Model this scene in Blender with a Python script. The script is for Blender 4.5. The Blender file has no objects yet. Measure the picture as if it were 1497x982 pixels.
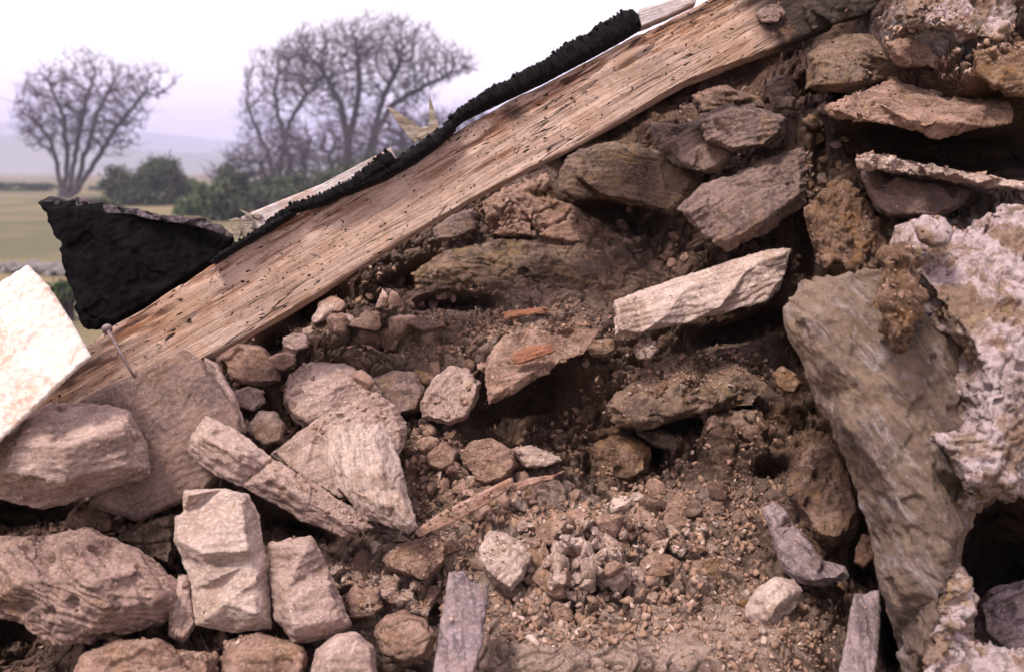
import bpy, bmesh, math, random
import numpy as np
from mathutils import Vector, Matrix, geometry

random.seed(7); RNG = np.random.default_rng(7)
SC = bpy.context.scene; COL = SC.collection
R = math.radians

# ------------------------------------------------------------ camera
CAM = np.array([0.0, 0.0, 3.0]); PITCH = R(9.4); F = 1455.0; CX, CY = 748.5, 491.0
vR = np.array([1.0, 0, 0]); vF = np.array([0, math.cos(PITCH), -math.sin(PITCH)]); vU = np.array([0, math.sin(PITCH), math.cos(PITCH)])
cd = bpy.data.cameras.new('camera'); cam = bpy.data.objects.new('camera', cd); COL.objects.link(cam)
cam.location = CAM; cam.rotation_euler = (R(90) - PITCH, 0, 0)
cd.sensor_width = 36; cd.lens = 36 * F / 1497; cd.clip_start = 0.05; cd.clip_end = 8000
cd.dof.use_dof = True; cd.dof.focus_distance = 1.8; cd.dof.aperture_fstop = 4.5
SC.camera = cam
# ------------------------------------------------------------ world and sun
SUN_EL, SUN_AZ = R(56), R(218)          # azimuth clockwise from +Y: behind the camera, to its left
w = bpy.data.worlds.new('World'); SC.world = w; w.use_nodes = True
nt = w.node_tree; nt.nodes.clear()
out = nt.nodes.new('ShaderNodeOutputWorld'); bg = nt.nodes.new('ShaderNodeBackground'); bg.inputs['Strength'].default_value = 0.1
sky = nt.nodes.new('ShaderNodeTexSky'); sky.sky_type = 'NISHITA'; sky.sun_disc = False
sky.sun_elevation = SUN_EL; sky.sun_rotation = SUN_AZ; sky.dust_density = 4; sky.air_density = 1
tc = nt.nodes.new('ShaderNodeTexCoord'); sx = nt.nodes.new('ShaderNodeSeparateXYZ')
rp = nt.nodes.new('ShaderNodeValToRGB')
els = rp.color_ramp.elements
els[0].position = 0.0; els[0].color = (0.66, 0.58, 0.84, 1); els[1].position = 1.0; els[1].color = (0.98, 0.87, 1.0, 1)
e = els.new(0.10); e.color = (1.02, 0.91, 0.96, 1)
e = els.new(0.40); e.color = (0.90, 0.79, 0.88, 1)
vm = nt.nodes.new('ShaderNodeVectorMath'); vm.operation = 'SCALE'; vm.inputs['Scale'].default_value = 12.2
mx = nt.nodes.new('ShaderNodeMix'); mx.data_type = 'RGBA'; mx.inputs[0].default_value = 0.86
L = nt.links.new
L(tc.outputs['Generated'], sx.inputs[0]); L(sx.outputs['Z'], rp.inputs[0]); L(rp.outputs[0], vm.inputs[0])
L(sky.outputs[0], mx.inputs[6]); L(vm.outputs[0], mx.inputs[7]); L(mx.outputs[2], bg.inputs[0]); L(bg.outputs[0], out.inputs[0])
ld = bpy.data.lights.new('sun', 'SUN'); ld.energy = 3.4; ld.angle = R(12); ld.color = (1.0, 0.92, 0.86)
so = bpy.data.objects.new('sun', ld); COL.objects.link(so)
sd = Vector((math.sin(SUN_AZ) * math.cos(SUN_EL), math.cos(SUN_AZ) * math.cos(SUN_EL), math.sin(SUN_EL)))
so.rotation_euler = sd.to_track_quat('Z', 'Y').to_euler(); so.location = sd * 50
SC.view_settings.view_transform = 'Standard'; SC.view_settings.look = 'None'
SC.view_settings.exposure = 0.70; SC.view_settings.gamma = 1
SC.render.engine = 'CYCLES'
SC.cycles.use_denoising = True; SC.cycles.max_bounces = 5; SC.cycles.diffuse_bounces = 3; SC.cycles.volume_bounces = 0
SC.cycles.transparent_max_bounces = 8

# ------------------------------------------------------------ numpy noise
_perm = np.random.default_rng(3).permutation(256); _perm = np.concatenate([_perm, _perm, _perm])
_g = np.random.default_rng(5).normal(size=(256, 3)); _g /= np.linalg.norm(_g, axis=1)[:, None]
def perlin(p):
    p = np.asarray(p, float); i = np.floor(p).astype(np.int64); f = p - i; i &= 255
    u = f * f * f * (f * (f * 6 - 15) + 10); r = np.zeros(len(p))
    for a in (0, 1):
        wa = u[:, 0] if a else 1 - u[:, 0]
        ha = _perm[(i[:, 0] + a) & 255]
        for b in (0, 1):
            wb = u[:, 1] if b else 1 - u[:, 1]
            hb = _perm[(ha + i[:, 1] + b) & 511]
            for c in (0, 1):
                wc = u[:, 2] if c else 1 - u[:, 2]
                g = _g[_perm[(hb + i[:, 2] + c) & 511]]
                r += wa * wb * wc * (g[:, 0] * (f[:, 0] - a) + g[:, 1] * (f[:, 1] - b) + g[:, 2] * (f[:, 2] - c))
    return r * 1.6
def fbm(p, o=4, gain=0.5):
    r = 0; a = 1
    for k in range(o):
        r = r + a * perlin(p + 17.3 * k); a *= gain; p = p * 2.03
    return r
def ridged(p, o=3):
    r = 0; a = 1
    for k in range(o):
        r = r + a * (1 - 2 * np.abs(perlin(p + 9.1 * k))); a *= 0.5; p = p * 2.1
    return r
def worley(p, seed=0, ids=False):
    """F1, F2 in 3D"""
    i = np.floor(p).astype(np.int64); f1 = np.full(len(p), 9.0); f2 = f1.copy(); cid = np.zeros(len(p))
    for a in (-1, 0, 1):
        for b in (-1, 0, 1):
            for c in (-1, 0, 1):
                q = i + (a, b, c)
                h = _perm[(_perm[(_perm[(q[:, 0] + seed) & 255] + q[:, 1]) & 255] + q[:, 2]) & 255]
                off = (_g[h] * 0.5 + 0.5)
                d = np.linalg.norm(q + off - p, axis=1)
                m = d < f1; f2 = np.where(m, f1, np.minimum(f2, d)); f1 = np.where(m, d, f1); cid = np.where(m, h / 255.0, cid)
    return (f1, f2, cid) if ids else (f1, f2)
def sstep(a, b, x):
    t = np.clip((x - a) / (b - a), 0, 1); return t * t * (3 - 2 * t)

# ------------------------------------------------------------ geometry helpers
def P(px, py, d):
    return CAM + d * (vF + vR * (px - CX) / F - vU * (py - CY) / F)
def PA(px, py, d):
    px = np.asarray(px, float); py = np.asarray(py, float); d = np.asarray(d, float)
    return CAM + d[..., None] * (vF + vR * ((px - CX) / F)[..., None] - vU * ((py - CY) / F)[..., None])
def frame(ang):
    a = R(ang); X = math.cos(a) * vR + math.sin(a) * vU; Z = -math.sin(a) * vR + math.cos(a) * vU
    return np.stack([X, vF, Z], axis=1)
def tag(o, label=None, cat=None, group=None, kind=None):
    if label: o['label'] = label
    if cat: o['category'] = cat
    if group: o['group'] = group
    if kind: o['kind'] = kind
    return o
def mesh_np(name, V, Fc, smooth=True):
    me = bpy.data.meshes.new(name); V = np.asarray(V, np.float32)
    if isinstance(Fc, np.ndarray):
        n, k = Fc.shape
        me.vertices.add(len(V)); me.vertices.foreach_set('co', V.ravel())
        me.loops.add(n * k); me.loops.foreach_set('vertex_index', Fc.astype(np.int32).ravel())
        me.polygons.add(n); me.polygons.foreach_set('loop_start', np.arange(0, n * k, k, dtype=np.int32))
        me.update(calc_edges=True)
    else:
        me.from_pydata([tuple(map(float, v)) for v in V], [], Fc)
    if smooth: me.polygons.foreach_set('use_smooth', np.ones(len(me.polygons), bool))
    me.update(); return me
def link(name, me, mat, parent=None, rot=None, loc=None):
    o = bpy.data.objects.new(name, me); COL.objects.link(o)
    if mat: me.materials.append(mat)
    if rot is not None:
        M = Matrix([list(map(float, rot[i])) + [float(loc[i])] for i in range(3)] + [[0, 0, 0, 1]]); o.matrix_world = M
    elif loc is not None: o.location = loc
    if parent:
        o.parent = parent
        o.matrix_parent_inverse = parent.matrix_world.inverted()
    return o
def get_v(me):
    a = np.empty(len(me.vertices) * 3, np.float32); me.vertices.foreach_get('co', a); return a.reshape(-1, 3).astype(float)
def get_n(me):
    a = np.empty(len(me.vertices) * 3, np.float32); me.vertex_normals.foreach_get('vector', a); return a.reshape(-1, 3).astype(float)
def set_v(me, v):
    me.vertices.foreach_set('co', np.asarray(v, np.float32).ravel()); me.update()
def voxelize(me, vox):
    """solid of even small faces out of a closed shape"""
    o = bpy.data.objects.new('tmp', me); COL.objects.link(o)
    m = o.modifiers.new('r', 'REMESH'); m.mode = 'VOXEL'; m.voxel_size = vox; m.adaptivity = 0
    dg = bpy.context.evaluated_depsgraph_get(); ev = o.evaluated_get(dg)
    r = bpy.data.meshes.new_from_object(ev); bpy.data.objects.remove(o); bpy.data.meshes.remove(me)
    r.polygons.foreach_set('use_smooth', np.ones(len(r.polygons), bool)); r.update()
    return r
def tube(pts, rad, sides=6, caps=True):
    pts = np.asarray(pts, float); n = len(pts); rad = np.broadcast_to(np.asarray(rad, float), (n,))
    V = []; Fc = []
    for i in range(n):
        t = pts[min(i + 1, n - 1)] - pts[max(i - 1, 0)]; t /= np.linalg.norm(t) + 1e-9
        a = np.array([0, 0, 1.0]) if abs(t[2]) < 0.9 else np.array([1.0, 0, 0])
        x = np.cross(t, a); x /= np.linalg.norm(x); y = np.cross(t, x)
        for k in range(sides):
            an = 2 * math.pi * k / sides; V.append(pts[i] + rad[i] * (math.cos(an) * x + math.sin(an) * y))
    for i in range(n - 1):
        for k in range(sides):
            k2 = (k + 1) % sides; Fc.append((i * sides + k, i * sides + k2, (i + 1) * sides + k2, (i + 1) * sides + k))
    if caps:
        Fc.append(tuple(range(sides))[::-1]); Fc.append(tuple((n - 1) * sides + k for k in range(sides)))
    return V, Fc
def join(parts):
    V = []; Fc = []
    for v, f in parts:
        o = len(V); V += list(v); Fc += [tuple(i + o for i in q) for q in f]
    return V, Fc

# ------------------------------------------------------------ materials
def mat_base(name):
    m = bpy.data.materials.new(name); m.use_nodes = True; n = m.node_tree; n.nodes.clear()
    o = n.nodes.new('ShaderNodeOutputMaterial'); b = n.nodes.new('ShaderNodeBsdfPrincipled'); n.links.new(b.outputs[0], o.inputs[0])
    b.inputs['Specular IOR Level'].default_value = 0.25; b.inputs['Roughness'].default_value = 0.9
    return m, n, b
class G:
    """small node graph builder"""
    def __init__(s, n): s.n = n
    def new(s, t): return s.n.nodes.new(t)
    def l(s, a, b): s.n.links.new(a, b)
    def coords(s, scale=(1, 1, 1), rnd=True, gen='Object'):
        t = s.new('ShaderNodeTexCoord'); m = s.new('ShaderNodeMapping'); m.inputs['Scale'].default_value = scale
        s.l(t.outputs[gen], m.inputs['Vector'])
        if rnd:
            oi = s.new('ShaderNodeObjectInfo'); mu = s.new('ShaderNodeMath'); mu.operation = 'MULTIPLY'; mu.inputs[1].default_value = 37
            s.l(oi.outputs['Random'], mu.inputs[0]); cb = s.new('ShaderNodeCombineXYZ')
            for i in range(3): s.l(mu.outputs[0], cb.inputs[i])
            s.l(cb.outputs[0], m.inputs['Location'])
        return m.outputs[0]
    def noise(s, v, sc, det=4, ro=0.6, dist=0.0):
        t = s.new('ShaderNodeTexNoise'); t.inputs['Scale'].default_value = sc; t.inputs['Detail'].default_value = det
        t.inputs['Roughness'].default_value = ro; t.inputs['Distortion'].default_value = dist; s.l(v, t.inputs['Vector']); return t.outputs['Fac']
    def vor(s, v, sc, feat='F1', rnd=1.0):
        t = s.new('ShaderNodeTexVoronoi'); t.feature = feat; t.inputs['Scale'].default_value = sc; t.inputs['Randomness'].default_value = rnd
        s.l(v, t.inputs['Vector']); return t.outputs['Distance']
    def ramp(s, x, a, b, lo=0.0, hi=1.0):
        m = s.new('ShaderNodeMapRange'); m.inputs[1].default_value = a; m.inputs[2].default_value = b; m.inputs[3].default_value = lo; m.inputs[4].default_value = hi
        m.interpolation_type = 'SMOOTHSTEP'; s.l(x, m.inputs[0]); return m.outputs[0]
    def mix(s, f, a, b, mode='MIX'):
        m = s.new('ShaderNodeMix'); m.data_type = 'RGBA'; m.blend_type = mode
        for k, x in ((0, f), (6, a), (7, b)):
            if isinstance(x, (int, float)): m.inputs[k].default_value = x
            elif isinstance(x, tuple): m.inputs[k].default_value = (*x, 1)
            else: s.l(x, m.inputs[k])
        return m.outputs[2]
    def math(s, op, a, b=0.0, c=None):
        m = s.new('ShaderNodeMath'); m.operation = op
        for k, x in ((0, a), (1, b), (2, c)):
            if x is None: continue
            if isinstance(x, (int, float)): m.inputs[k].default_value = x
            else: s.l(x, m.inputs[k])
        return m.outputs[0]
    def bump(s, h, strength, dist, prev=None):
        b = s.new('ShaderNodeBump'); b.inputs['Strength'].default_value = strength; b.inputs['Distance'].default_value = dist
        s.l(h, b.inputs['Height'])
        if prev is not None: s.l(prev, b.inputs['Normal'])
        return b.outputs[0]
    def attr(s, name):
        a = s.new('ShaderNodeAttribute'); a.attribute_name = name; return a.outputs['Fac']
def warm(c, k=(1.06, 0.93, 0.895)): return tuple(min(0.85, a * b) for a, b in zip(c, k))
def stone_mat(name, ca, cb, stain=(0.30, 0.17, 0.07), st=0.35, dark=(0.07, 0.05, 0.045), strata=1.0, bump=0.8, speck=0.5, dust=(0.55, 0.38, 0.30), du=0.3):
    kk = (1.06, 0.985, 0.955) if name in ('stone_pinkish', 'stone_pale', 'stone_chip') else (1.06, 0.93, 0.895)
    ca, cb = warm(ca, kk), warm(cb, kk)
    m, n, b = mat_base(name); g = G(n)
    v = g.coords(); vs = g.coords((1.0, 1.0, 7.0))
    big = g.noise(v, 9, 5, 0.62, 0.3); mid = g.noise(vs, 14, 6, 0.65, 0.4); fine = g.noise(v, 160, 3, 0.7)
    c = g.mix(g.ramp(big, 0.42, 0.58), ca, cb)
    c = g.mix(g.math('MULTIPLY', g.ramp(mid, 0.47, 0.60), 0.6 * strata), c, tuple(x * 0.55 for x in cb))
    c = g.mix(g.math('MULTIPLY', g.ramp(g.noise(v, 17, 6, 0.7, 0.8), 0.52, 0.62), st), c, stain)
    c = g.mix(g.math('MULTIPLY', g.ramp(g.noise(v, 26, 5, 0.72), 0.50, 0.60), du), c, dust)
    c = g.mix(g.math('MULTIPLY', g.ramp(g.noise(v, 85, 5, 0.75), 0.555, 0.63), speck), c, dark)
    c = g.mix(g.math('MULTIPLY', g.ramp(fine, 0.50, 0.64), 0.5), c, tuple(min(0.85, x * 1.5) for x in ca))
    c = g.mix(g.math('MULTIPLY', g.ramp(g.noise(v, 210, 4, 0.8), 0.53, 0.63), speck * 0.9), c, dark)
    g.l(c, b.inputs['Base Color'])
    h1 = g.noise(vs, 45, 8, 0.72, 0.3); h2 = g.noise(v, 200, 5, 0.8); h3 = g.noise(v, 75, 6, 0.75)
    nb = g.bump(h1, 0.8 * bump, 0.014); nb = g.bump(h3, 0.8 * bump, 0.010, nb); nb = g.bump(h2, 0.9 * bump, 0.005, nb)
    g.l(nb, b.inputs['Normal']); return m
M = {}
M['pink'] = stone_mat('stone_pinkish', (0.50, 0.38, 0.33), (0.36, 0.26, 0.225), st=0.35, speck=0.3, du=0.2)
M['pale'] = stone_mat('stone_pale', (0.60, 0.48, 0.42), (0.46, 0.345, 0.295), st=0.35, speck=0.28, du=0.2)
M['grey'] = stone_mat('stone_grey', (0.25, 0.19, 0.165), (0.14, 0.105, 0.092), st=0.3, speck=0.5, du=0.25)
M['blue'] = stone_mat('slate_bluish', (0.34, 0.285, 0.30), (0.23, 0.19, 0.20), st=0.22, speck=0.3, du=0.15, strata=1.4)
M['brown'] = stone_mat('stone_brown', (0.20, 0.135, 0.10), (0.11, 0.07, 0.052), st=0.5, speck=0.6, du=0.35)
M['olive'] = stone_mat('stone_olive', (0.20, 0.145, 0.10), (0.10, 0.072, 0.055), st=0.55, speck=0.6, du=0.25, stain=(0.28, 0.18, 0.07))
M['ochre'] = stone_mat('stone_ochre', (0.20, 0.13, 0.078), (0.12, 0.075, 0.048), st=0.7, speck=0.5, stain=(0.26, 0.13, 0.04))
M['darkslate'] = stone_mat('slate_dark', (0.21, 0.155, 0.135), (0.11, 0.082, 0.08), st=0.45, speck=0.4, du=0.15)
M['tanslate'] = stone_mat('slate_tan', (0.29, 0.215, 0.18), (0.18, 0.135, 0.12), st=0.35, speck=0.35, du=0.2, strata=0.35)
M['layered'] = stone_mat('stone_layered', (0.40, 0.30, 0.255), (0.22, 0.155, 0.13), st=0.4, speck=0.5, du=0.3)
M['white'] = stone_mat('slate_white', (0.56, 0.55, 0.50), (0.47, 0.43, 0.37), stain=(0.42, 0.26, 0.18), st=0.6, speck=0.04, du=0.0, strata=0.15, bump=0.1)
M['clod'] = stone_mat('earth_clod', (0.36, 0.25, 0.195), (0.22, 0.145, 0.105), st=0.4, speck=0.4, du=0.4)
M['chip'] = stone_mat('stone_chip', (0.55, 0.44, 0.38), (0.38, 0.285, 0.235), st=0.3, speck=0.25)

def earth_mat():
    m, n, b = mat_base('wall_earth'); g = G(n); v = g.coords(rnd=False)
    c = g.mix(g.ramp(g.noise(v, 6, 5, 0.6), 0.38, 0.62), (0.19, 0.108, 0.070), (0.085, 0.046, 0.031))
    pal = g.math('MULTIPLY', g.attr('pale'), g.ramp(g.noise(v, 22, 6, 0.7), 0.30, 0.62, 0.45, 1.0))
    c = g.mix(pal, c, (0.56, 0.40, 0.32))
    c = g.mix(g.math('MULTIPLY', g.attr('ochre'), g.ramp(g.noise(v, 15, 6, 0.7), 0.35, 0.6)), c, (0.24, 0.13, 0.05))
    c = g.mix(g.math('MULTIPLY', g.attr('lime'), g.ramp(g.noise(v, 20, 7, 0.75), 0.42, 0.56)), c, (0.62, 0.55, 0.56))
    c = g.mix(g.math('MULTIPLY', g.ramp(g.noise(v, 90, 5, 0.75), 0.53, 0.62), 0.6), c, (0.07, 0.045, 0.035))
    c = g.mix(g.math('MULTIPLY', g.ramp(g.noise(v, 130, 4, 0.75), 0.55, 0.63), 0.5), c, (0.42, 0.31, 0.25))
    g.l(c, b.inputs['Base Color'])
    nb = g.bump(g.noise(v, 70, 7, 0.78), 1.0, 0.018); nb = g.bump(g.noise(v, 240, 4, 0.8), 1.0, 0.007, nb)
    g.l(nb, b.inputs['Normal']); return m
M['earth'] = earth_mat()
def plaster_mat():
    m, n, b = mat_base('lime_plaster'); g = G(n); v = g.coords()
    c = g.mix(g.ramp(g.noise(v, 13, 8, 0.78, 0.5), 0.45, 0.55), (0.23, 0.145, 0.10), (0.44, 0.34, 0.34))
    c = g.mix(g.math('MULTIPLY', g.ramp(g.noise(v, 40, 6, 0.75), 0.50, 0.62), 0.75), c, (0.16, 0.12, 0.09))
    c = g.mix(g.math('MULTIPLY', g.ramp(g.noise(v, 9, 6, 0.7), 0.58, 0.70), 0.5), c, (0.36, 0.24, 0.13))
    g.l(c, b.inputs['Base Color'])
    nb = g.bump(g.noise(v, 60, 6, 0.75), 0.9, 0.012); g.l(nb, b.inputs['Normal']); return m
M['plaster'] = plaster_mat()
def smooth_rock():
    m, n, b = mat_base('quoin_stone'); g = G(n); v = g.coords(); vs = g.coords((1, 1, 3))
    c = g.mix(g.ramp(g.noise(v, 5, 6, 0.65, 0.6), 0.38, 0.6), (0.36, 0.245, 0.17), (0.23, 0.155, 0.115))
    c = g.mix(g.math('MULTIPLY', g.ramp(g.noise(vs, 11, 7, 0.7, 0.5), 0.5, 0.66), 0.7), c, (0.43, 0.325, 0.29))
    c = g.mix(g.math('MULTIPLY', g.ramp(g.noise(vs, 13, 7, 0.75, 0.4), 0.54, 0.62), 0.7), c, (0.50, 0.41, 0.40))
    c = g.mix(g.math('MULTIPLY', g.ramp(g.noise(vs, 6, 7, 0.75, 0.8), 0.53, 0.62), 0.7), c, (0.10, 0.07, 0.065))
    c = g.mix(g.math('MULTIPLY', g.ramp(g.noise(v, 60, 6, 0.75), 0.52, 0.60), 0.55), c, (0.09, 0.06, 0.045))
    c = g.mix(g.math('MULTIPLY', g.ramp(g.noise(v, 120, 6, 0.8), 0.54, 0.62), 0.5), c, (0.46, 0.35, 0.30))
    g.l(c, b.inputs['Base Color'])
    nb = g.bump(g.noise(vs, 30, 9, 0.78, 0.4), 1.0, 0.024); nb = g.bump(g.noise(v, 200, 5, 0.8), 0.6, 0.004, nb)
    g.l(nb, b.inputs['Normal']); return m
M['quoin'] = smooth_rock()
def wood_mat(name, ca, cb, gouge, holes=True, sc=1.0):
    m, n, b = mat_base(name); g = G(n)
    v = g.coords(); vg = g.coords((2.0 * sc, 14 * sc, 26 * sc)); vg2 = g.coords((9 * sc, 90 * sc, 170 * sc))
    gr = g.noise(vg, 1.0, 7, 0.65, 0.6); gr2 = g.noise(vg2, 1.0, 5, 0.7, 0.5)
    c = g.mix(g.ramp(gr, 0.35, 0.65), ca, cb)
    c = g.mix(g.math('MULTIPLY', g.ramp(gr2, 0.5, 0.62), 0.5), c, tuple(x * 0.6 for x in cb))
    att = g.attr('gouge')
    gg = g.math('MULTIPLY', att, g.ramp(gr2, 0.44, 0.54))
    c = g.mix(g.math('MULTIPLY', g.ramp(g.noise(v, 38, 6, 0.75), 0.48, 0.60), 0.45), c, tuple(x * 1.12 for x in ca))
    c = g.mix(g.math('MULTIPLY', g.ramp(g.noise(g.coords((0.5, 1, 1)), 150, 4, 0.8), 0.54, 0.64), 0.55), c, tuple(x * 0.4 for x in cb))
    c = g.mix(gg, c, gouge)
    c = g.mix(g.math('MULTIPLY', g.attr('stain'), 0.96), c, (0.022, 0.015, 0.012))
    c = g.mix(g.math('MULTIPLY', g.ramp(g.noise(v, 7, 6, 0.75), 0.5, 0.60), 0.5), c, (0.30, 0.17, 0.095))
    hgt = g.math('MULTIPLY_ADD', gr2, 0.6, gr)
    if holes:
        vh0 = g.coords((0.5, 1, 1)); wn = g.new('ShaderNodeTexNoise'); wn.inputs['Scale'].default_value = 25; g.l(vh0, wn.inputs['Vector'])
        va = g.new('ShaderNodeVectorMath'); va.operation = 'MULTIPLY_ADD'; va.inputs[1].default_value = (0.05, 0.05, 0.05); g.l(wn.outputs['Color'], va.inputs[0]); g.l(vh0, va.inputs[2]); vh = va.outputs[0]; d = g.vor(vh, 75, 'F1')
        gate = g.ramp(g.noise(v, 17, 4, 0.7), 0.49, 0.53)
        hole = g.math('MULTIPLY', g.ramp(d, 0.12, 0.19, 1.0, 0.0), gate)
        d2 = g.vor(vh, 160, 'F1'); hole2 = g.math('MULTIPLY', g.ramp(d2, 0.13, 0.22, 1.0, 0.0), g.ramp(g.noise(v, 21, 4, 0.7), 0.47, 0.53))
        hole = g.math('MAXIMUM', hole, hole2)
        crk = g.math('ABSOLUTE', g.math('SUBTRACT', g.noise(g.coords((1.6, 20, 34)), 1.0, 3, 0.5, 0.3), 0.5))
        crk = g.math('MULTIPLY', g.ramp(crk, 0.0, 0.010, 1.0, 0.0), g.ramp(g.noise(v, 5, 3, 0.6), 0.48, 0.56)); hole = g.math('MAXIMUM', hole, g.math('MULTIPLY', crk, 0.85))
        c = g.mix(hole, c, (0.02, 0.012, 0.01)); hgt = g.math('SUBTRACT', hgt, g.math('MULTIPLY', hole, 2.0))
    g.l(c, b.inputs['Base Color'])
    nb = g.bump(hgt, 0.9, 0.008); g.l(nb, b.inputs['Normal']); return m
M['oak'] = wood_mat('wormy_wood', (0.46, 0.32, 0.255), (0.35, 0.225, 0.165), (0.17, 0.07, 0.035))
M['pine'] = wood_mat('pale_sawn_wood', (0.46, 0.40, 0.39), (0.36, 0.30, 0.28), (0.4, 0.25, 0.12), holes=False)
M['split'] = wood_mat('fresh_split_wood', (0.34, 0.285, 0.23), (0.17, 0.13, 0.095), (0.4, 0.25, 0.12), holes=False, sc=2)
M['lath'] = wood_mat('old_lath_wood', (0.40, 0.27, 0.22), (0.26, 0.13, 0.08), (0.30, 0.10, 0.04), holes=False, sc=2)
M['rust'] = wood_mat('rusty_brown_wood', (0.28, 0.12, 0.065), (0.20, 0.08, 0.045), (0.30, 0.10, 0.04), holes=False, sc=2)
def simple(name, ca, cb, sc=20, rough=0.9, bump=0.5, bsc=80, bd=0.01, spec=0.25, gen=True):
    m, n, b = mat_base(name); g = G(n); v = g.coords(rnd=gen)
    g.l(g.mix(g.ramp(g.noise(v, sc, 5, 0.65), 0.35, 0.65), ca, cb), b.inputs['Base Color'])
    b.inputs['Roughness'].default_value = rough; b.inputs['Specular IOR Level'].default_value = spec
    if bump: g.l(g.bump(g.noise(v, bsc, 5, 0.7), bump, bd), b.inputs['Normal'])
    return m
M['felt'] = simple('black_felt', (0.0022, 0.0018, 0.002), (0.006, 0.0045, 0.005), 30, 0.9, 0.4, 120, 0.004, 0.08)
M['strip'] = simple('ridged_black_strip', (0.004, 0.0035, 0.0038), (0.013, 0.010, 0.011), 70, 0.8, 0.8, 110, 0.008, 0.12)
M['feltdust'] = simple('dusty_felt_edge', (0.13, 0.10, 0.11), (0.012, 0.010, 0.011), 60, 0.9, 0.9, 90, 0.012)
M['char'] = simple('dark_rotten_wood', (0.025, 0.018, 0.015), (0.075, 0.052, 0.04), 22, 0.9, 0.8, 60, 0.012)
M['nail'] = simple('rusty_steel', (0.10, 0.06, 0.055), (0.20, 0.14, 0.14), 60, 0.6, 0.4, 200, 0.002, 0.5)
M['bark'] = simple('bark', (0.03, 0.025, 0.024), (0.055, 0.046, 0.043), 3, 0.9, 0.0)
M['twig'] = simple('twigs', (0.10, 0.075, 0.08), (0.06, 0.047, 0.052), 2, 0.9, 0.0)
M['leaf'] = simple('leaves_green', (0.035, 0.065, 0.02), (0.075, 0.10, 0.035), 0.7, 0.7, 0.0)
M['leafd'] = simple('leaves_dark', (0.03, 0.045, 0.022), (0.065, 0.07, 0.035), 0.7, 0.8, 0.0)
M['hill'] = simple('hill_pasture', (0.10, 0.12, 0.07), (0.16, 0.16, 0.10), 0.004, 0.95, 0.0, gen=False)
M['drywall'] = simple('field_wall_stone', (0.20, 0.18, 0.17), (0.09, 0.085, 0.08), 4, 0.95, 0.8, 9, 0.06)

# ------------------------------------------------------------ setting: ground, hills, haze
def field_mat():
    m, n, b = mat_base('field_grass'); g = G(n); v = g.coords(rnd=False)
    c = g.mix(g.ramp(g.noise(v, 0.06, 5, 0.6), 0.40, 0.6), (0.17, 0.125, 0.06), (0.085, 0.078, 0.035))
    c = g.mix(g.math('MULTIPLY', g.ramp(g.noise(v, 0.9, 5, 0.7), 0.5, 0.7), 0.6), c, (0.06, 0.065, 0.03))
    g.l(c, b.inputs['Base Color']); g.l(g.bump(g.noise(v, 3, 5, 0.7), 0.6, 0.1), b.inputs['Normal']); return m
M['field'] = field_mat()
xs = np.concatenate([np.linspace(-2600, -60, 50), np.linspace(-50, 60, 60), np.linspace(70, 2600, 50)])
ys = np.concatenate([np.linspace(-200, 0, 6), np.linspace(2, 160, 80), np.linspace(170, 2950, 50)])
gx, gy = np.meshgrid(xs, ys)
gz = 0.25 * perlin(np.stack([gx.ravel() * 0.05, gy.ravel() * 0.05, gx.ravel() * 0], 1)).reshape(gx.shape) * sstep(8, 40, gy)
nx, ny = len(xs), len(ys)
idx = np.arange(nx * ny).reshape(ny, nx)
FQ = np.stack([idx[:-1, :-1].ravel(), idx[:-1, 1:].ravel(), idx[1:, 1:].ravel(), idx[1:, :-1].ravel()], 1)
tag(link('field_ground', mesh_np('field_ground', np.stack([gx.ravel(), gy.ravel(), gz.ravel()], 1), FQ), M['field']), kind='structure')
def hill(name, y, pts, depth):
    """rounded ridge: pts are (x, height)"""
    X = np.linspace(pts[0][0], pts[-1][0], 90); H = np.interp(X, [p[0] for p in pts], [p[1] for p in pts])
    T = np.linspace(-1, 1, 15); V = []
    for t in T:
        s = math.cos(t * math.pi / 2)
        nn = perlin(np.stack([X * 0.006, np.full_like(X, t * 2 + y * 0.01), X * 0], 1))
        V.append(np.stack([X, np.full_like(X, y + t * depth), np.maximum(H * s * (1 + 0.12 * nn), 0) - 2 * (abs(t) > 0.99)], 1))
    V = np.concatenate(V); i2 = np.arange(len(V)).reshape(15, 90)
    Q = np.stack([i2[:-1, :-1].ravel(), i2[:-1, 1:].ravel(), i2[1:, 1:].ravel(), i2[1:, :-1].ravel()], 1)
    tag(link(name, mesh_np(name, V, Q), M['hill']), kind='structure')
hill('far_hills', 2450, [(-2300, 70), (-1500, 100), (-1150, 124), (-850, 96), (-600, 62), (-300, 52), (0, 80), (400, 110), (900, 80), (2300, 60)], 350)
hill('near_hills', 1300, [(-1500, 30), (-900, 42), (-680, 50), (-480, 30), (-250, 20), (0, 30), (320, 52), (800, 40), (1500, 20)], 220)
hz = bpy.data.materials.new('haze_air'); hz.use_nodes = True; n = hz.node_tree; n.nodes.clear()
o_ = n.nodes.new('ShaderNodeOutputMaterial'); pv = n.nodes.new('ShaderNodeVolumePrincipled')
pv.inputs['Color'].default_value = (0.75, 0.73, 1.0, 1); pv.inputs['Density'].default_value = 0.0007; n.links.new(pv.outputs[0], o_.inputs['Volume'])
bm = bmesh.new(); bmesh.ops.create_cube(bm, size=1); me = bpy.data.meshes.new('haze'); bm.to_mesh(me); bm.free()
ho = link('haze', me, hz); ho.scale = (5600, 3300, 146); ho.location = (0, 1400, 70); tag(ho, kind='stuff')

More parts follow.
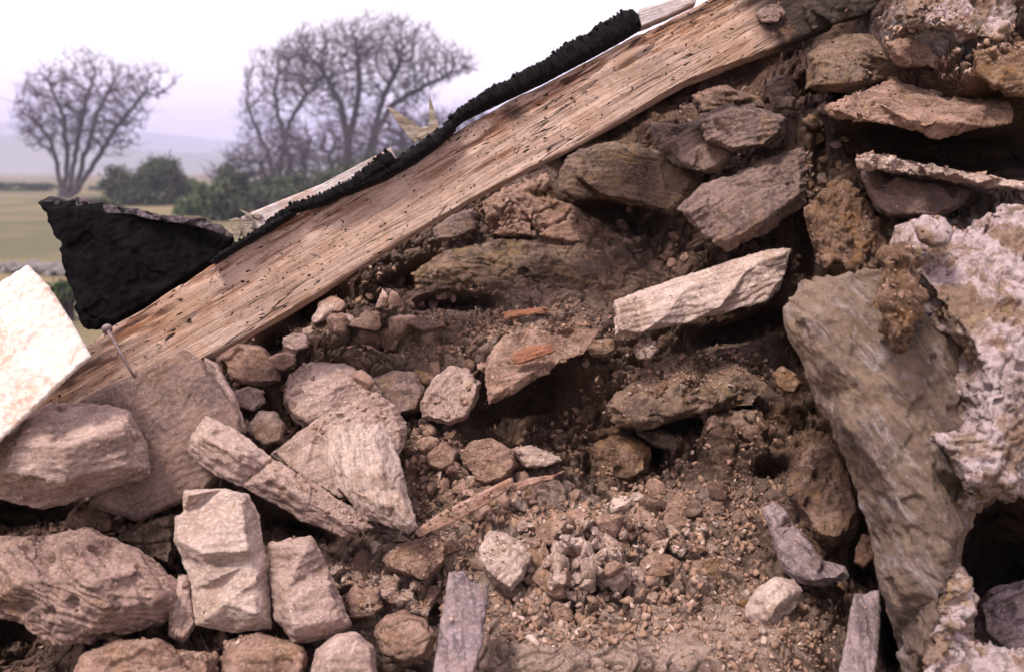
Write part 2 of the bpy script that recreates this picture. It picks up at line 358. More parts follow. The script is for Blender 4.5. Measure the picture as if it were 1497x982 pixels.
# ------------------------------------------------------------ background trees
def colonize(base_nodes, att, step, infl, kill, iters, bias=(0, 0, 0.15)):
    nodes = [np.array(b, float) for b, p in base_nodes]; par = [p for b, p in base_nodes]
    att = att.copy(); near = np.full(len(att), -1); nd = np.full(len(att), 1e9); done = 0
    alive = np.ones(len(att), bool)
    for it in range(iters):
        N = np.array(nodes[done:])
        if len(N):
            for s in range(0, len(N), 400):
                d = np.linalg.norm(att[:, None] - N[None, s:s + 400], axis=2); j = d.argmin(1); dm = d[np.arange(len(att)), j]
                m = dm < nd; nd[m] = dm[m]; near[m] = j[m] + done + s
            done = len(nodes)
        alive &= nd > kill
        act = alive & (nd < infl)
        if not act.any(): break
        grow = {}
        dirs = att[act] - np.array(nodes)[near[act]]; dirs /= np.linalg.norm(dirs, axis=1)[:, None]
        for k, dv in zip(near[act], dirs): grow[k] = grow.get(k, 0) + dv
        for k, dv in grow.items():
            dv = dv / (np.linalg.norm(dv) + 1e-6) + np.array(bias) + RNG.normal(size=3) * 0.22; dv /= np.linalg.norm(dv)
            nodes.append(nodes[k] + dv * step); par.append(k)
        if len(nodes) > 9000: break
    return np.array(nodes), par
def tree_mesh(nodes, par, rtip, expo=2.3, scale=1.0, split=0.09):
    n = len(nodes); rad = np.zeros(n); ch = [[] for _ in range(n)]
    for i, p in enumerate(par):
        if p >= 0: ch[p].append(i)
    order = sorted(range(n), key=lambda i: -i)
    acc = np.zeros(n)
    for i in order:
        r = acc[i] ** (1 / expo) if ch[i] else rtip
        rad[i] = max(r, rtip)
        if par[i] >= 0: acc[par[i]] += rad[i] ** expo
    Vt = [[], []]; Ft = [[], []]
    for i, p in enumerate(par):
        if p < 0: continue
        k = 0 if rad[i] > split else 1; sides = 7 if k == 0 else 3
        r0 = min(rad[p], rad[i] * 1.5) * scale
        v, f = tube([nodes[p], nodes[i]], [r0, rad[i] * scale], sides, False)
        o = len(Vt[k]); Vt[k] += v; Ft[k] += [tuple(a + o for a in q) for q in f]
    return (Vt[0], Ft[0]), (Vt[1], Ft[1]), rad, ch
def twigs(nodes, ch, size, n, r):
    V = []; Fc = []
    for i in range(len(nodes)):
        if len(ch[i]) > 0 and RNG.random() > 0.25: continue
        for k in range(n):
            d = RNG.normal(size=3); d[2] = abs(d[2]) * 0.8 + 0.3; d /= np.linalg.norm(d); Ln = size * RNG.uniform(0.5, 1.2)
            p1 = nodes[i] + d * Ln * 0.5; p2 = p1 + (d + RNG.normal(size=3) * 0.35) * Ln * 0.5
            v, f = tube([nodes[i], p1, p2], [r, r * 0.8, r * 0.5], 3, False); o = len(V); V += v; Fc += [tuple(a + o for a in q) for q in f]
    return V, Fc
def px_xz(px, py, dist):
    q = P(px, py, dist); return q
def bare_tree(label, dist, trunks, blobs, rt=0.045, natt=1500, twn=3, twl=1.5, step=0.5):
    """trunks: pixel polylines (first point = ground); blobs: (px, py, rx, ry) crown lobes"""
    sc_ = dist / F; base = []
    y0 = P(trunks[0][0][0], 300, dist)[1]
    def W(px, py, dy=0.0):
        q = P(px, py, dist); return np.array([q[0], q[1] + dy, q[2]])
    for ti, tr in enumerate(trunks):
        tr = [trunks[0][0]] + list(tr[1:]); tr.insert(1, ((tr[0][0] * 0.35 + trunks[ti][0][0] * 0.65), 278))
        dy = RNG.uniform(-1.2, 1.2); prev = -1 if ti == 0 else 0; pts = [W(*t, dy * (0.3 + 0.7 * i / len(tr))) for i, t in enumerate(tr)]
        pts[0] = W(*trunks[0][0]); pts[0][2] = -0.3
        for i in range(len(pts) - 1):
            m = max(1, int(np.linalg.norm(pts[i + 1] - pts[i]) / step))
            for k in range(m):
                base.append((pts[i] + (pts[i + 1] - pts[i]) * k / m + RNG.normal(size=3) * 0.06, prev)); prev = len(base) - 1
        base.append((pts[-1], prev))
    A = []
    tot = sum(b[2] * b[3] for b in blobs)
    for (bx, by, rx, ry) in blobs:
        k = int(natt * rx * ry / tot); v = RNG.normal(size=(k, 3)); v /= np.linalg.norm(v, axis=1)[:, None]; v *= (RNG.random(k) ** 0.42)[:, None]
        c = W(bx, by); A.append(c + v * np.array([rx * sc_, rx * sc_ * 0.8, ry * sc_]))
    nodes, par = colonize(base, np.concatenate(A), step, 9.0, 0.6, 80)
    a, b, rad, ch = tree_mesh(nodes, par, rt, 2.6)
    tw = twigs(nodes, ch, twl, twn, rt * 0.6)
    e = bpy.data.objects.new('bare_tree', None); COL.objects.link(e); e.location = (W(*trunks[0][0])[0], W(300, 300)[1], 0)
    bpy.context.view_layer.update()
    link('trunk', mesh_np('trunk', a[0], a[1]), M['bark'], e)
    cv = join([b, tw]); link('crown', mesh_np('crown', cv[0], cv[1]), M['twig'], e)
    tag(e, label, 'tree', 'bare winter trees beyond the ruin')
    return e
bare_tree('wide bare tree with a dome of branches and several trunks, alone in the pale field', 108,
          [[(88, 292), (84, 240), (70, 200), (40, 170)], [(98, 292), (98, 230), (92, 170), (70, 120)], [(110, 292), (112, 220), (125, 150), (140, 110)],
           [(120, 292), (126, 215), (140, 165), (165, 115)], [(128, 292), (140, 235), (175, 180), (215, 135)]],
          [(125, 150, 95, 75), (85, 190, 62, 45), (160, 185, 55, 50), (215, 120, 48, 28), (50, 170, 35, 45)], natt=1900)
bare_tree('slender bare tree with upright stems growing beside the taller bare tree', 112,
          [[(400, 300), (396, 240), (375, 190), (358, 150)], [(412, 300), (414, 230), (425, 180), (450, 140)], [(418, 300), (424, 240), (412, 190), (400, 140)]],
          [(405, 140, 55, 75), (440, 100, 45, 50), (375, 180, 30, 50), (415, 215, 45, 45)], natt=1500)
bare_tree('tallest bare tree with long spreading limbs, its foot hidden by the battens', 104,
          [[(506, 300), (508, 200), (498, 150), (470, 100)], [(508, 300), (510, 200), (525, 130), (520, 70)], [(535, 300), (550, 190), (575, 150), (620, 125), (660, 105)],
           [(535, 300), (545, 200), (560, 140), (585, 90)]],
          [(480, 95, 85, 60), (560, 80, 95, 60), (640, 95, 62, 30), (505, 150, 60, 60), (590, 130, 50, 40)], natt=4200, rt=0.045)
bare_tree('low bare scrubby tree close behind the splintered wood', 92,
          [[(640, 300), (640, 230), (620, 200)], [(600, 300), (590, 230), (585, 200)], [(690, 300), (690, 230), (700, 210)]],
          [(590, 195, 40, 30), (640, 190, 45, 28), (690, 190, 45, 30), (560, 215, 45, 38), (620, 220, 80, 40)], natt=2200, twn=6)
bare_tree('dense twiggy bare thicket tree under the slender bare tree', 90,
          [[(440, 310), (445, 250), (440, 220)], [(400, 310), (390, 260), (380, 240)], [(480, 310), (485, 260), (480, 230)]],
          [(370, 245, 45, 34), (430, 235, 50, 42), (495, 230, 50, 44), (340, 265, 34, 26)], natt=2400, twn=6)
def bush(label, dist, blobs, mat, n, leaf=0.22, name='bush', foot=None):
    sc_ = dist / F; V = []; Q = []
    c0 = P(blobs[0][0], blobs[0][1], dist); e = bpy.data.objects.new(name, None); COL.objects.link(e); e.location = (c0[0], c0[1], 0)
    bpy.context.view_layer.update()
    tot = sum(b[2] * b[3] for b in blobs); st = []
    for (bx, by, rx, ry) in blobs:
        c = P(bx, by, dist); k = int(n * rx * ry / tot)
        cl = RNG.normal(size=(26, 3)); cl /= np.linalg.norm(cl, axis=1)[:, None]; cl *= RNG.uniform(0.55, 1.0, (26, 1)); st.append(tube([np.array([c0[0], c0[1], -0.1]), np.array([c[0] + 0.01, c[1], -0.1])], [0.05, 0.05], 4, False)); st.append(tube([np.array([c[0] - rx * sc_ * 0.3, c[1], -0.1]), np.array([c[0] + rx * sc_ * 0.3, c[1], -0.1])], [0.12, 0.12], 4, False))
        for i in range(26):
            s = c + cl[i] * np.array([rx, rx, ry]) * sc_ * 0.9
            if i < 10: st.append(tube([np.array([c[0] + cl[i][0] * rx * sc_ * 0.25, c[1], -0.2]), (np.array([c[0], c[1], 0.5]) + s) / 2, s], [0.06, 0.045, 0.015], 4, False))
            m = k // 26; g_ = s + RNG.normal(size=(m, 3)) * np.array([rx, rx, ry]) * sc_ * 0.16
            for p in g_:
                if p[2] < 0: continue
                a = RNG.normal(size=3); a /= np.linalg.norm(a); b_ = np.cross(a, RNG.normal(size=3)); b_ /= np.linalg.norm(b_); h = leaf * RNG.uniform(0.5, 1.2)
                o = len(V); V += [p - a * h, p + b_ * h * 0.4, p + a * h, p - b_ * h * 0.4]; Q.append((o, o + 1, o + 2, o + 3))
    link('foliage', mesh_np('foliage', V, np.array(Q), False), mat, e)
    sv = join(st); link('stem', mesh_np('stem', sv[0], sv[1]), M['bark'], e)
    tag(e, label, 'bush', 'bushes in the field'); return e
bush('round dark green bush in the field beside the domed bare tree', 86, [(185, 275, 34, 36), (235, 268, 40, 38), (215, 300, 60, 28)], M['leafd'], 12000)
bush('bright green top-heavy bush between the two groups of bare trees', 90, [(232, 256, 26, 24), (275, 285, 30, 26)], M['leaf'], 6500)
bush('small yellowish green bush behind the torn felt sheet', 70, [(300, 292, 24, 22), (280, 310, 30, 20)], M['leaf'], 4000)
bush('dark bramble bush behind the splintered end of the pale batten', 78, [(340, 278, 32, 32), (385, 290, 34, 28), (325, 310, 30, 22)], M['leafd'], 9000)
bush('olive scrub bush low under the slender bare tree', 84, [(430, 285, 36, 28), (480, 280, 30, 30)], M['leafd'], 5000)
bush('long dark hedge running behind the pale batten under the tallest tree', 74, [(430, 296, 50, 40), (500, 278, 50, 40), (570, 262, 50, 40), (640, 242, 50, 40)], M['leafd'], 15000)
bush('scruffy brown green thorn bush close behind the torn felt sheet', 60, [(150, 305, 30, 14), (330, 300, 36, 26)], M['leafd'], 5000)
bush('dark hedgerow line across the far side of the pale field', 150, [(-60, 276, 60, 8), (20, 274, 40, 7), (60, 275, 30, 7), (170, 274, 40, 9)], M['leafd'], 5000, 0.3)
# low field wall with tussocks in front
bm = bmesh.new()
for k in range(46):
    t = k / 46; c = P(-60 + 190 * t + random.uniform(-2, 2), 396 + random.uniform(-7, 7), 30 - 2 * t)
    mt = Matrix.Translation(c) @ Matrix.Rotation(random.uniform(0, 3), 4, 'Z') @ Matrix.Diagonal((random.uniform(.15, .3), random.uniform(.15, .3), random.uniform(.1, .2), 1))
    bmesh.ops.create_icosphere(bm, subdivisions=2, radius=1, matrix=mt)
me = bpy.data.meshes.new('field_wall'); bm.to_mesh(me); bm.free()
vv = get_v(me); vv += 0.06 * perlin(vv * 4)[:, None]; set_v(me, vv)
tag(link('field_wall', me, M['drywall']), 'low tumbled grey stone wall in the green field beyond the slab', 'wall')
bush('low straggly weeds at the foot of the tumbled field wall', 20, [(40, 425, 40, 14), (95, 425, 25, 18)], M['leaf'], 2500, 0.07, 'weed_clump')

# ------------------------------------------------------------ rubble wall core (the bank of earth and mortar)
CP = [(-250, 700, 2.0), (-250, 1000, 1.6), (-250, 1300, 1.3), (100, 700, 2.0), (300, 540, 2.08), (450, 450, 2.22), (600, 380, 2.3), (760, 290, 2.34), (900, 220, 2.38), (1100, 120, 2.4), (1250, 60, 2.15),
      (1400, 20, 1.82), (1497, 10, 1.78), (1750, 0, 1.7), (0, 760, 1.9), (0, 980, 1.62), (150, 780, 1.82), (230, 820, 1.72), (330, 700, 1.9), (400, 540, 2.02), (390, 620, 1.98),
      (460, 500, 2.03), (480, 560, 2.0), (560, 480, 2.05), (560, 420, 2.12), (640, 450, 2.08), (600, 570, 2.02), (580, 640, 1.92), (650, 660, 1.88), (780, 500, 1.98), (700, 640, 1.92), (640, 720, 1.83),
      (640, 880, 1.64), (600, 980, 1.56), (500, 820, 1.72), (420, 980, 1.52), (200, 980, 1.5), (330, 940, 1.52), (300, 1200, 1.3), (900, 1200, 1.28), (1400, 1200, 1.4),
      (760, 350, 2.24), (850, 320, 2.24), (960, 340, 2.2), (950, 400, 2.13), (870, 560, 1.97), (800, 600, 2.08), (850, 640, 2.0), (950, 660, 2.0),
      (1000, 520, 1.97), (1080, 640, 1.9), (1150, 620, 1.92), (1180, 560, 2.02), (1150, 460, 2.15), (800, 700, 1.84), (800, 780, 1.73), (800, 860, 1.63), (800, 980, 1.48),
      (1000, 700, 1.82), (1000, 780, 1.73), (1000, 900, 1.58), (1000, 980, 1.48), (1150, 700, 1.8), (1200, 800, 1.72), (1150, 930, 1.52), (1200, 980, 1.48), (1250, 900, 1.66), (1320, 900, 1.8),
      (1180, 200, 2.05), (1200, 300, 2.0), (1230, 380, 1.9), (1290, 300, 1.84), (1400, 400, 1.75), (1497, 500, 1.75), (1300, 700, 1.8), (1430, 830, 1.9), (1750, 500, 1.7), (1750, 900, 1.8),
      (1100, 80, 2.42), (1050, 250, 2.2), (1430, 130, 1.82), (1300, 60, 1.88), (1400, 90, 1.80), (1480, 200, 2.0), (1330, 250, 2.0), (700, 540, 2.0)]
VOID = [(460, 462, 70, 26, 28, .16), (400, 510, 26, 22, 0, .12), (590, 415, 70, 18, 28, .14), (665, 447, 60, 12, 0, .16), (770, 575, 60, 34, 20, .2), (730, 640, 40, 26, 0, .14), (700, 615, 26, 14, 0, .1),
        (1010, 618, 70, 14, 8, .18), (955, 655, 16, 36, 0, .16), (1185, 520, 34, 60, 0, .24), (1090, 480, 80, 16, 15, .2), (900, 320, 70, 20, -10, .18), (830, 230, 14, 50, 0, .14), (950, 350, 26, 20, 0, .1),
        (380, 610, 36, 40, 0, .08), (40, 755, 90, 22, 0, .22), (20, 930, 60, 40, 0, .2), (440, 780, 60, 20, -20, .16), (505, 888, 34, 18, 0, .16), (250, 770, 30, 20, 0, .1), (635, 890, 12, 40, 0, .1),
        (1262, 830, 18, 26, 0, .12), (1380, 225, 130, 34, -6, .34), (1460, 820, 70, 100, 0, .4), (1310, 930, 26, 70, 0, .34), (1380, 290, 60, 22, -8, .12), (1205, 130, 60, 24, 10, .15), (1090, 100, 110, 30, 28, .2), (900, 190, 110, 20, 27, .14),
        (1180, 360, 14, 60, 10, .12), (560, 500, 60, 22, 10, .09), (1130, 690, 30, 14, 25, .08), (1140, 215, 26, 40, 0, .1), (1200, 240, 10, 50, 0, .08), (1060, 600, 8, 30, 0, .07), (860, 690, 8, 30, 0, .08), (1225, 760, 22, 20, 0, .08)]
MOUND = [(1055, 650, 24, 60, 0, -.06), (900, 670, 40, 34, 0, -.06), (1190, 690, 40, 60, 0, -.07), (1000, 545, 90, 26, 6, -.03), (620, 640, 30, 20, 0, -.03), (520, 520, 46, 40, 0, -.04), (1010, 940, 190, 34, 4, -.03),
         (1350, 30, 80, 24, 0, -.05), (1440, 110, 50, 30, 20, -.05), (640, 480, 40, 16, 10, -.03), (790, 320, 80, 26, -5, -.03), (1230, 340, 40, 40, 0, -.05)]
cp = np.array(CP, float)
def _phi(r): return r
_A = np.linalg.norm(cp[:, None, :2] - cp[None, :, :2], axis=2); _n = len(cp)
_S = np.zeros((_n + 3, _n + 3)); _S[:_n, :_n] = _A - np.eye(_n) * 6.0; _S[:_n, _n] = 1; _S[:_n, _n + 1:] = cp[:, :2] / 1000; _S[_n, :_n] = 1; _S[_n + 1:, :_n] = (cp[:, :2] / 1000).T
_w = np.linalg.solve(_S, np.concatenate([cp[:, 2], np.zeros(3)]))
def gauss(px, py, L_):
    r = 0
    for (x, y, rx, ry, a, amt) in L_:
        c, s = math.cos(R(a)), math.sin(R(a)); dx = px - x; dy = py - y
        u = (dx * c - dy * s) / rx; v = (dx * s + dy * c) / ry
        r = r + amt * np.exp(-(u * u + v * v) ** 1.5)
    return r
def bank_d(px, py):
    px = np.asarray(px, float); py = np.asarray(py, float); r = _w[_n] + _w[_n + 1] * px / 1000 + _w[_n + 2] * py / 1000
    for k in range(_n): r = r + _w[k] * np.hypot(px - cp[k, 0], py - cp[k, 1])
    return r + gauss(px, py, VOID) + gauss(px, py, MOUND)
TOP = [(-300, 800), (0, 720), (100, 640), (150, 600), (290, 505), (560, 335), (850, 185), (1150, 40), (1300, -40), (1800, -200)]
U = np.linspace(-300, 1800, 1000); T = np.linspace(0, 1, 680)
top = np.interp(U, [a for a, b in TOP], [b for a, b in TOP])
PX = np.tile(U, (len(T), 1)); PY = top[None] + (1300 - top[None]) * T[:, None]
D = bank_d(PX.ravel(), PY.ravel()).reshape(PX.shape)
V = PA(PX, PY, D).reshape(-1, 3)
# crumbly earth: clods, lumps, cracks, pushed along the view-facing side of the wall
q = V * np.array([1, 1, 1.15])
wp = np.stack([perlin(q * 20), perlin(q * 20 + 5), perlin(q * 20 + 9)], 1)
f1, f2, fi = worley(q * 19 + 0.7 * wp, 0, True); g1, g2, gi = worley(q * 46 + 0.8 * wp, 7, True); h1, h2, hi = worley(q * 100, 31, True)
amp = 0.35 + 0.65 * sstep(-0.25, 0.35, perlin(V * 4.5 + 3))
smooth_zone = np.clip(gauss(PX.ravel(), PY.ravel(), [(1000, 935, 260, 60, 4, .9), (1000, 715, 110, 30, 0, .7), (790, 320, 90, 30, 0, .5)]), 0, 1)
amp *= 1 - smooth_zone * 0.8
dsp = 0.030 * fbm(V * 7, 4) + amp * (0.034 * (fi - 0.5) + 0.022 * (0.55 - f1) - 0.026 * sstep(0.12, 0.0, f2 - f1) + 0.016 * (gi - 0.5) + 0.012 * (0.6 - g1) - 0.010 * sstep(0.14, 0.0, g2 - g1)
     + 0.006 * (hi - 0.5) + 0.004 * (0.6 - h1)) + 0.006 * ridged(V * 26 + 4, 3) * 0.5
NV = PA(PX, PY, D - 0).reshape(-1, 3)
toward = CAM - V; toward /= np.linalg.norm(toward, axis=1)[:, None]; toward = toward * 0.8 + np.array([0, 0, 0.45]); 
V2 = V + toward * dsp[:, None]
ny, nx = PX.shape; idx = np.arange(nx * ny).reshape(ny, nx)
FQ = np.stack([idx[:-1, :-1].ravel(), idx[1:, :-1].ravel(), idx[1:, 1:].ravel(), idx[:-1, 1:].ravel()], 1)
# top of the wall runs back 0.45 m and down the far side; the foot runs down to the ground
tr = V2[idx[0]]; b1 = tr + [0, 0.45, -0.03] + 0.02 * RNG.normal(size=tr.shape); b2 = b1.copy(); b2[:, 2] = -0.1
br = V2[idx[-1]].copy(); br[:, 2] = -0.1
N0 = len(V2); V3 = np.concatenate([V2, b1, b2, br]); i1 = np.arange(nx) + N0; i2 = i1 + nx; i3 = i2 + nx
ex = [np.stack([i1[:-1], idx[0][:-1], idx[0][1:], i1[1:]], 1), np.stack([i2[:-1], i1[:-1], i1[1:], i2[1:]], 1), np.stack([idx[-1][:-1], i3[:-1], i3[1:], idx[-1][1:]], 1)]
me = mesh_np('rubble_wall', V3, np.concatenate([FQ] + ex))
def vattr(me, name, vals):
    a = me.attributes.new(name, 'FLOAT', 'POINT'); a.data.foreach_set('value', np.asarray(vals, np.float32))
pxr, pyr = PX.ravel(), PY.ravel()
pale = np.clip(gauss(pxr, pyr, [(850, 900, 330, 130, 0, .9), (640, 500, 140, 60, 0, .45), (780, 470, 120, 40, 0, .5), (500, 860, 140, 90, 0, .8), (1040, 540, 110, 50, 0, .5), (800, 760, 200, 70, 0, .6), (300, 970, 200, 50, 0, .7), (780, 340, 220, 80, 0, .4), (1010, 940, 240, 50, 0, .6), (1040, 740, 120, 40, 0, .4), (1480, 300, 90, 60, 0, .5), (640, 640, 80, 50, 0, .3)]), 0, 1)
och = np.clip(gauss(pxr, pyr, [(900, 670, 50, 40, 0, .9), (930, 580, 60, 30, 0, .5), (1440, 110, 70, 50, 0, .6), (1250, 350, 60, 80, 0, .5), (850, 330, 60, 30, 0, .4), (1130, 600, 60, 60, 0, .4), (240, 960, 120, 30, 0, .4), (1200, 800, 60, 50, 0, .4), (1320, 420, 30, 80, 0, .8)]), 0, 1)
lime = np.clip(gauss(pxr, pyr, [(1380, 40, 90, 40, 0, .9), (1497, 460, 90, 160, 0, .9), (1380, 350, 60, 40, 0, .7), (1497, 900, 90, 80, 0, .5), (1110, 300, 30, 30, 0, .2)]), 0, 1)
pad = np.zeros(3 * nx)
vattr(me, 'pale', np.concatenate([pale, pad])); vattr(me, 'ochre', np.concatenate([och, pad])); vattr(me, 'lime', np.concatenate([lime, pad]))
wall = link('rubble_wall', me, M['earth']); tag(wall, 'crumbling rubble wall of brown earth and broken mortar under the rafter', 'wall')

# ------------------------------------------------------------ stones
SOLIDS = [wall]
def solid(poly, d, th, inner=None, tilt=(0, 0), ins=0.16, bev=0.35, back=0.8, jit=1.0):
    poly = np.array(poly, float); c = poly.mean(0); mn, mx_ = poly.min(0), poly.max(0); wd = mx_ - mn
    area = 0.5 * (np.dot(poly[:, 0], np.roll(poly[:, 1], -1)) - np.dot(poly[:, 1], np.roll(poly[:, 0], -1)))
    if area < 0: poly = poly[::-1]
    def dep(p): return d + tilt[0] * ((p[0] - c[0]) / wd[0]) + tilt[1] * ((p[1] - c[1]) / wd[1])
    n = len(poly); pts = [tuple(p) + (dep(p) + th * bev,) for p in poly]
    if inner is None:
        for p in poly:
            qn = p + (c - p) * (ins * random.uniform(0.7, 1.3)); pts.append((qn[0], qn[1], dep(qn) + random.uniform(-.04, .08) * th * jit))
        pts.append((c[0] + random.uniform(-.1, .1) * wd[0], c[1] + random.uniform(-.1, .1) * wd[1], dep(c) - 0.04 * th))
    else:
        for (x, y, dz) in inner: pts.append((x, y, dep((x, y)) + dz))
    vs, es, fs, ov, oe, of = geometry.delaunay_2d_cdt([Vector(p[:2]) for p in pts], [(i, (i + 1) % n) for i in range(n)], [], 1, 1e-4)
    W = []
    for i, v in enumerate(vs):
        src = ov[i]; dd = pts[src[0]][2] if src else d + th * bev
        W.append(P(v.x, v.y, dd))
    rim = {}
    for i in range(len(vs)):
        for s in ov[i]:
            if s < n: rim[s] = i
    B = len(W)
    for k in range(n):
        p = poly[k]; s = back
        qn = c + (p - c) * s; W.append(P(qn[0], qn[1], dep(qn) + th))
    Fc = [tuple(f) for f in fs]
    for k in range(n):
        k2 = (k + 1) % n; Fc.append((rim[k], rim[k2], B + k2, B + k))
    bv = [Vector((poly[k][0], poly[k][1])) for k in range(n)]
    for tri in geometry.tessellate_polygon([[Vector((b.x, b.y, 0)) for b in bv]]): Fc.append(tuple(B + t for t in tri))
    return np.array(W), Fc
def stone_obj(name, label, cat, poly, d, th, mat, ang=0, inner=None, tilt=None, rough=1.0, strata=1.0, vox=0.0027, group=None, parent=None, ins=0.16, bev=0.35, back=0.8, pits=0.0, step=0.013, cracks=0.0):
    pa = np.array(poly, float); hpx = pa[:, 1].max() - pa[:, 1].min()
    if tilt is None: tilt = (0, -0.35 * hpx * d / F)
    W, Fc = solid(poly, d, th, inner, tilt, ins, bev, back)
    c = W.mean(0); Rm = frame(ang); Lc = (W - c) @ Rm
    me = bpy.data.meshes.new(name); me.from_pydata([tuple(v) for v in Lc], [], Fc)
    bm = bmesh.new(); bm.from_mesh(me); bmesh.ops.recalc_face_normals(bm, faces=bm.faces); bm.to_mesh(me); bm.free()
    me = voxelize(me, vox); me.name = name
    v = get_v(me); nn = get_n(me); sz = float(np.ptp(Lc[:, 0]) + np.ptp(Lc[:, 2])) / 2; k = RNG.uniform(0, 50)
    a = min(0.14, sz) * rough; s = v + k
    zz = v[:, 2] / step + 1.3 * perlin(s * 9) + 0.5 * perlin(s * 30)
    saw = zz - np.floor(zz); ter = sstep(0.0, 0.22, saw) - saw
    side = 1 - np.clip(np.abs(nn[:, 2]) * 1.1, 0, 1)
    ds = a * (0.036 * fbm(s * 11, 3) + 0.018 * fbm(s * 45, 3, 0.6)) + strata * 0.0042 * ter * side * (0.4 + 0.6 * sstep(-0.2, 0.2, perlin(s * 6 + 9)))
    ds += strata * 0.0022 * fbm(s * np.array([9, 9, 90]), 2) * (0.3 + side) + 0.0016 * fbm(s * 100, 2)
    chip = perlin(s * 24 + 3); ds -= a * 0.05 * sstep(0.32, 0.42, chip)
    ck = np.abs(perlin(s * np.array([6, 9, 22]) + 21)); ds -= 0.004 * rough * sstep(0.03, 0.0, ck) * sstep(0.0, 0.3, perlin(s * 5 + 31))
    if cracks:
        k1, k2 = worley(s * np.array([11, 11, 15]) + 0.9 * np.stack([perlin(s * 12), perlin(s * 12 + 7), perlin(s * 12 + 3)], 1) + 0.3 * perlin(s * 50)[:, None], 3)
        ds -= cracks * 0.016 * sstep(0.085, 0.0, k2 - k1)
    if pits:
        p1, p2 = worley(s * 42 + 0.6 * perlin(s * 30)[:, None]); o1, _ = worley(s * 90, 5)
        ds -= pits * (0.014 * sstep(0.42, 0.12, p1) + 0.006 * sstep(0.45, 0.15, o1)); ds += pits * 0.02 * fbm(s * 18, 4, 0.6)
    set_v(me, v + nn * ds[:, None])
    o = link(name, me, M[mat] if isinstance(mat, str) else mat, parent, Rm, c)
    if not parent: tag(o, label, cat, group); SOLIDS.append(o)
    return o
S = stone_obj
# --- large blocks at the lower edge of the rafter
S('stone_slab', 'bright white flat slab leaning over the foot of the rafter', 'slab', [(-60, 452), (42, 386), (72, 420), (105, 470), (134, 522), (92, 560), (10, 636), (-60, 700)], 1.50, 0.07, 'white', 40, None, (0.05, -0.10), 0.15, 0.1, ins=0.05, bev=0.12, back=0.95)
S('boulder', 'large rounded pale boulder directly below the white slab', 'stone', [(-40, 640), (30, 606), (75, 588), (132, 590), (190, 602), (210, 640), (217, 692), (160, 714), (105, 732), (62, 744), (-40, 722)], 1.50, 0.26, 'pink', 15,
  [(40, 625, .0), (98, 652, -.02), (95, 705, .01), (180, 625, .0), (190, 680, .03), (130, 690, .02), (10, 690, .0), (20, 650, -.01)], (0.04, -0.05), 0.9, 0.6)
S('slate_slab', 'broad dark brown slate with a chipped pale top edge under the rafter end', 'slate', [(120, 584), (266, 508), (296, 526), (352, 606), (356, 660), (300, 720), (205, 762), (130, 740)], 1.66, 0.09, 'tanslate', 28, None, (0.05, -0.04), 0.4, 0.3, ins=0.06, bev=0.25)
S('slate_slab', 'thin light slate sliver leaning behind the dark brown slate', 'slate', [(296, 518), (316, 528), (345, 580), (366, 640), (344, 640), (312, 575)], 1.76, 0.05, 'pink', -60, None, (0.02, 0), 0.4, 0.6, vox=0.0025)
S('long_stone', 'long wedge of grey stone sloping down to a point beside the striped block', 'stone', [(300, 603), (340, 622), (400, 672), (470, 712), (520, 745), (549, 771), (500, 784), (440, 762), (395, 735), (350, 710), (300, 685), (272, 660), (280, 640)], 1.60, 0.09, 'pink', -32,
  [(300, 640, -.01), (345, 662, -.015), (400, 700, -.01), (460, 738, .0), (500, 765, .01), (310, 620, .01)], (0.03, -0.06), 0.7, 1.2)
S('stone_block', 'upright block of striped yellowish stone leaning on the broad pale stone', 'stone', [(480, 622), (560, 617), (573, 640), (590, 690), (612, 770), (600, 782), (560, 768), (522, 752), (490, 712), (470, 665)], 1.62, 0.10, 'stripe' if 'stripe' in M else 'pale', 100,
  [(500, 632, .0), (545, 635, -.02), (575, 740, -.012), (560, 680, -.02), (520, 720, -.005), (500, 680, .0), (595, 765, .0), (585, 715, .012)], (-0.04, -0.08), 0.7, 1.5)
S('broad_stone', 'broad pale stone standing behind the striped block', 'stone', [(392, 662), (436, 632), (480, 605), (520, 585), (552, 570), (578, 592), (594, 625), (590, 652), (560, 700), (500, 735), (450, 712)], 1.74, 0.10, 'pink', 25, None, (0.0, -0.08), 0.8, 0.8, ins=0.1)
S('stone_block', 'upright ledged pale block with broken steps on its face', 'stone', [(268, 716), (330, 712), (364, 722), (378, 752), (388, 800), (398, 918), (345, 926), (286, 915), (280, 860), (264, 815), (253, 790), (256, 752), (268, 748)], 1.45, 0.12, 'pale', 3,
  [(275, 724, .0), (352, 728, -.012), (362, 805, -.03), (300, 808, -.03), (262, 790, .0), (300, 822, .004), (365, 822, .0), (376, 845, -.01), (310, 848, -.012), (312, 858, .01), (376, 868, .004), (372, 896, -.018), (330, 880, -.015), (300, 905, .01), (388, 905, .01)], (0.02, -0.10), 0.35, 0.35, step=0.02)
S('stone_block', 'squat angular pale grey block beside the ledged block', 'stone', [(394, 792), (456, 782), (478, 825), (498, 872), (516, 914), (484, 934), (432, 942), (404, 905), (396, 850)], 1.44, 0.12, 'pink', 8,
  [(412, 800, .0), (450, 795, -.01), (480, 860, -.012), (500, 905, -.01), (430, 915, -.015), (418, 860, -.02), (405, 840, .02)], (0.02, -0.10), 0.5, 0.8)
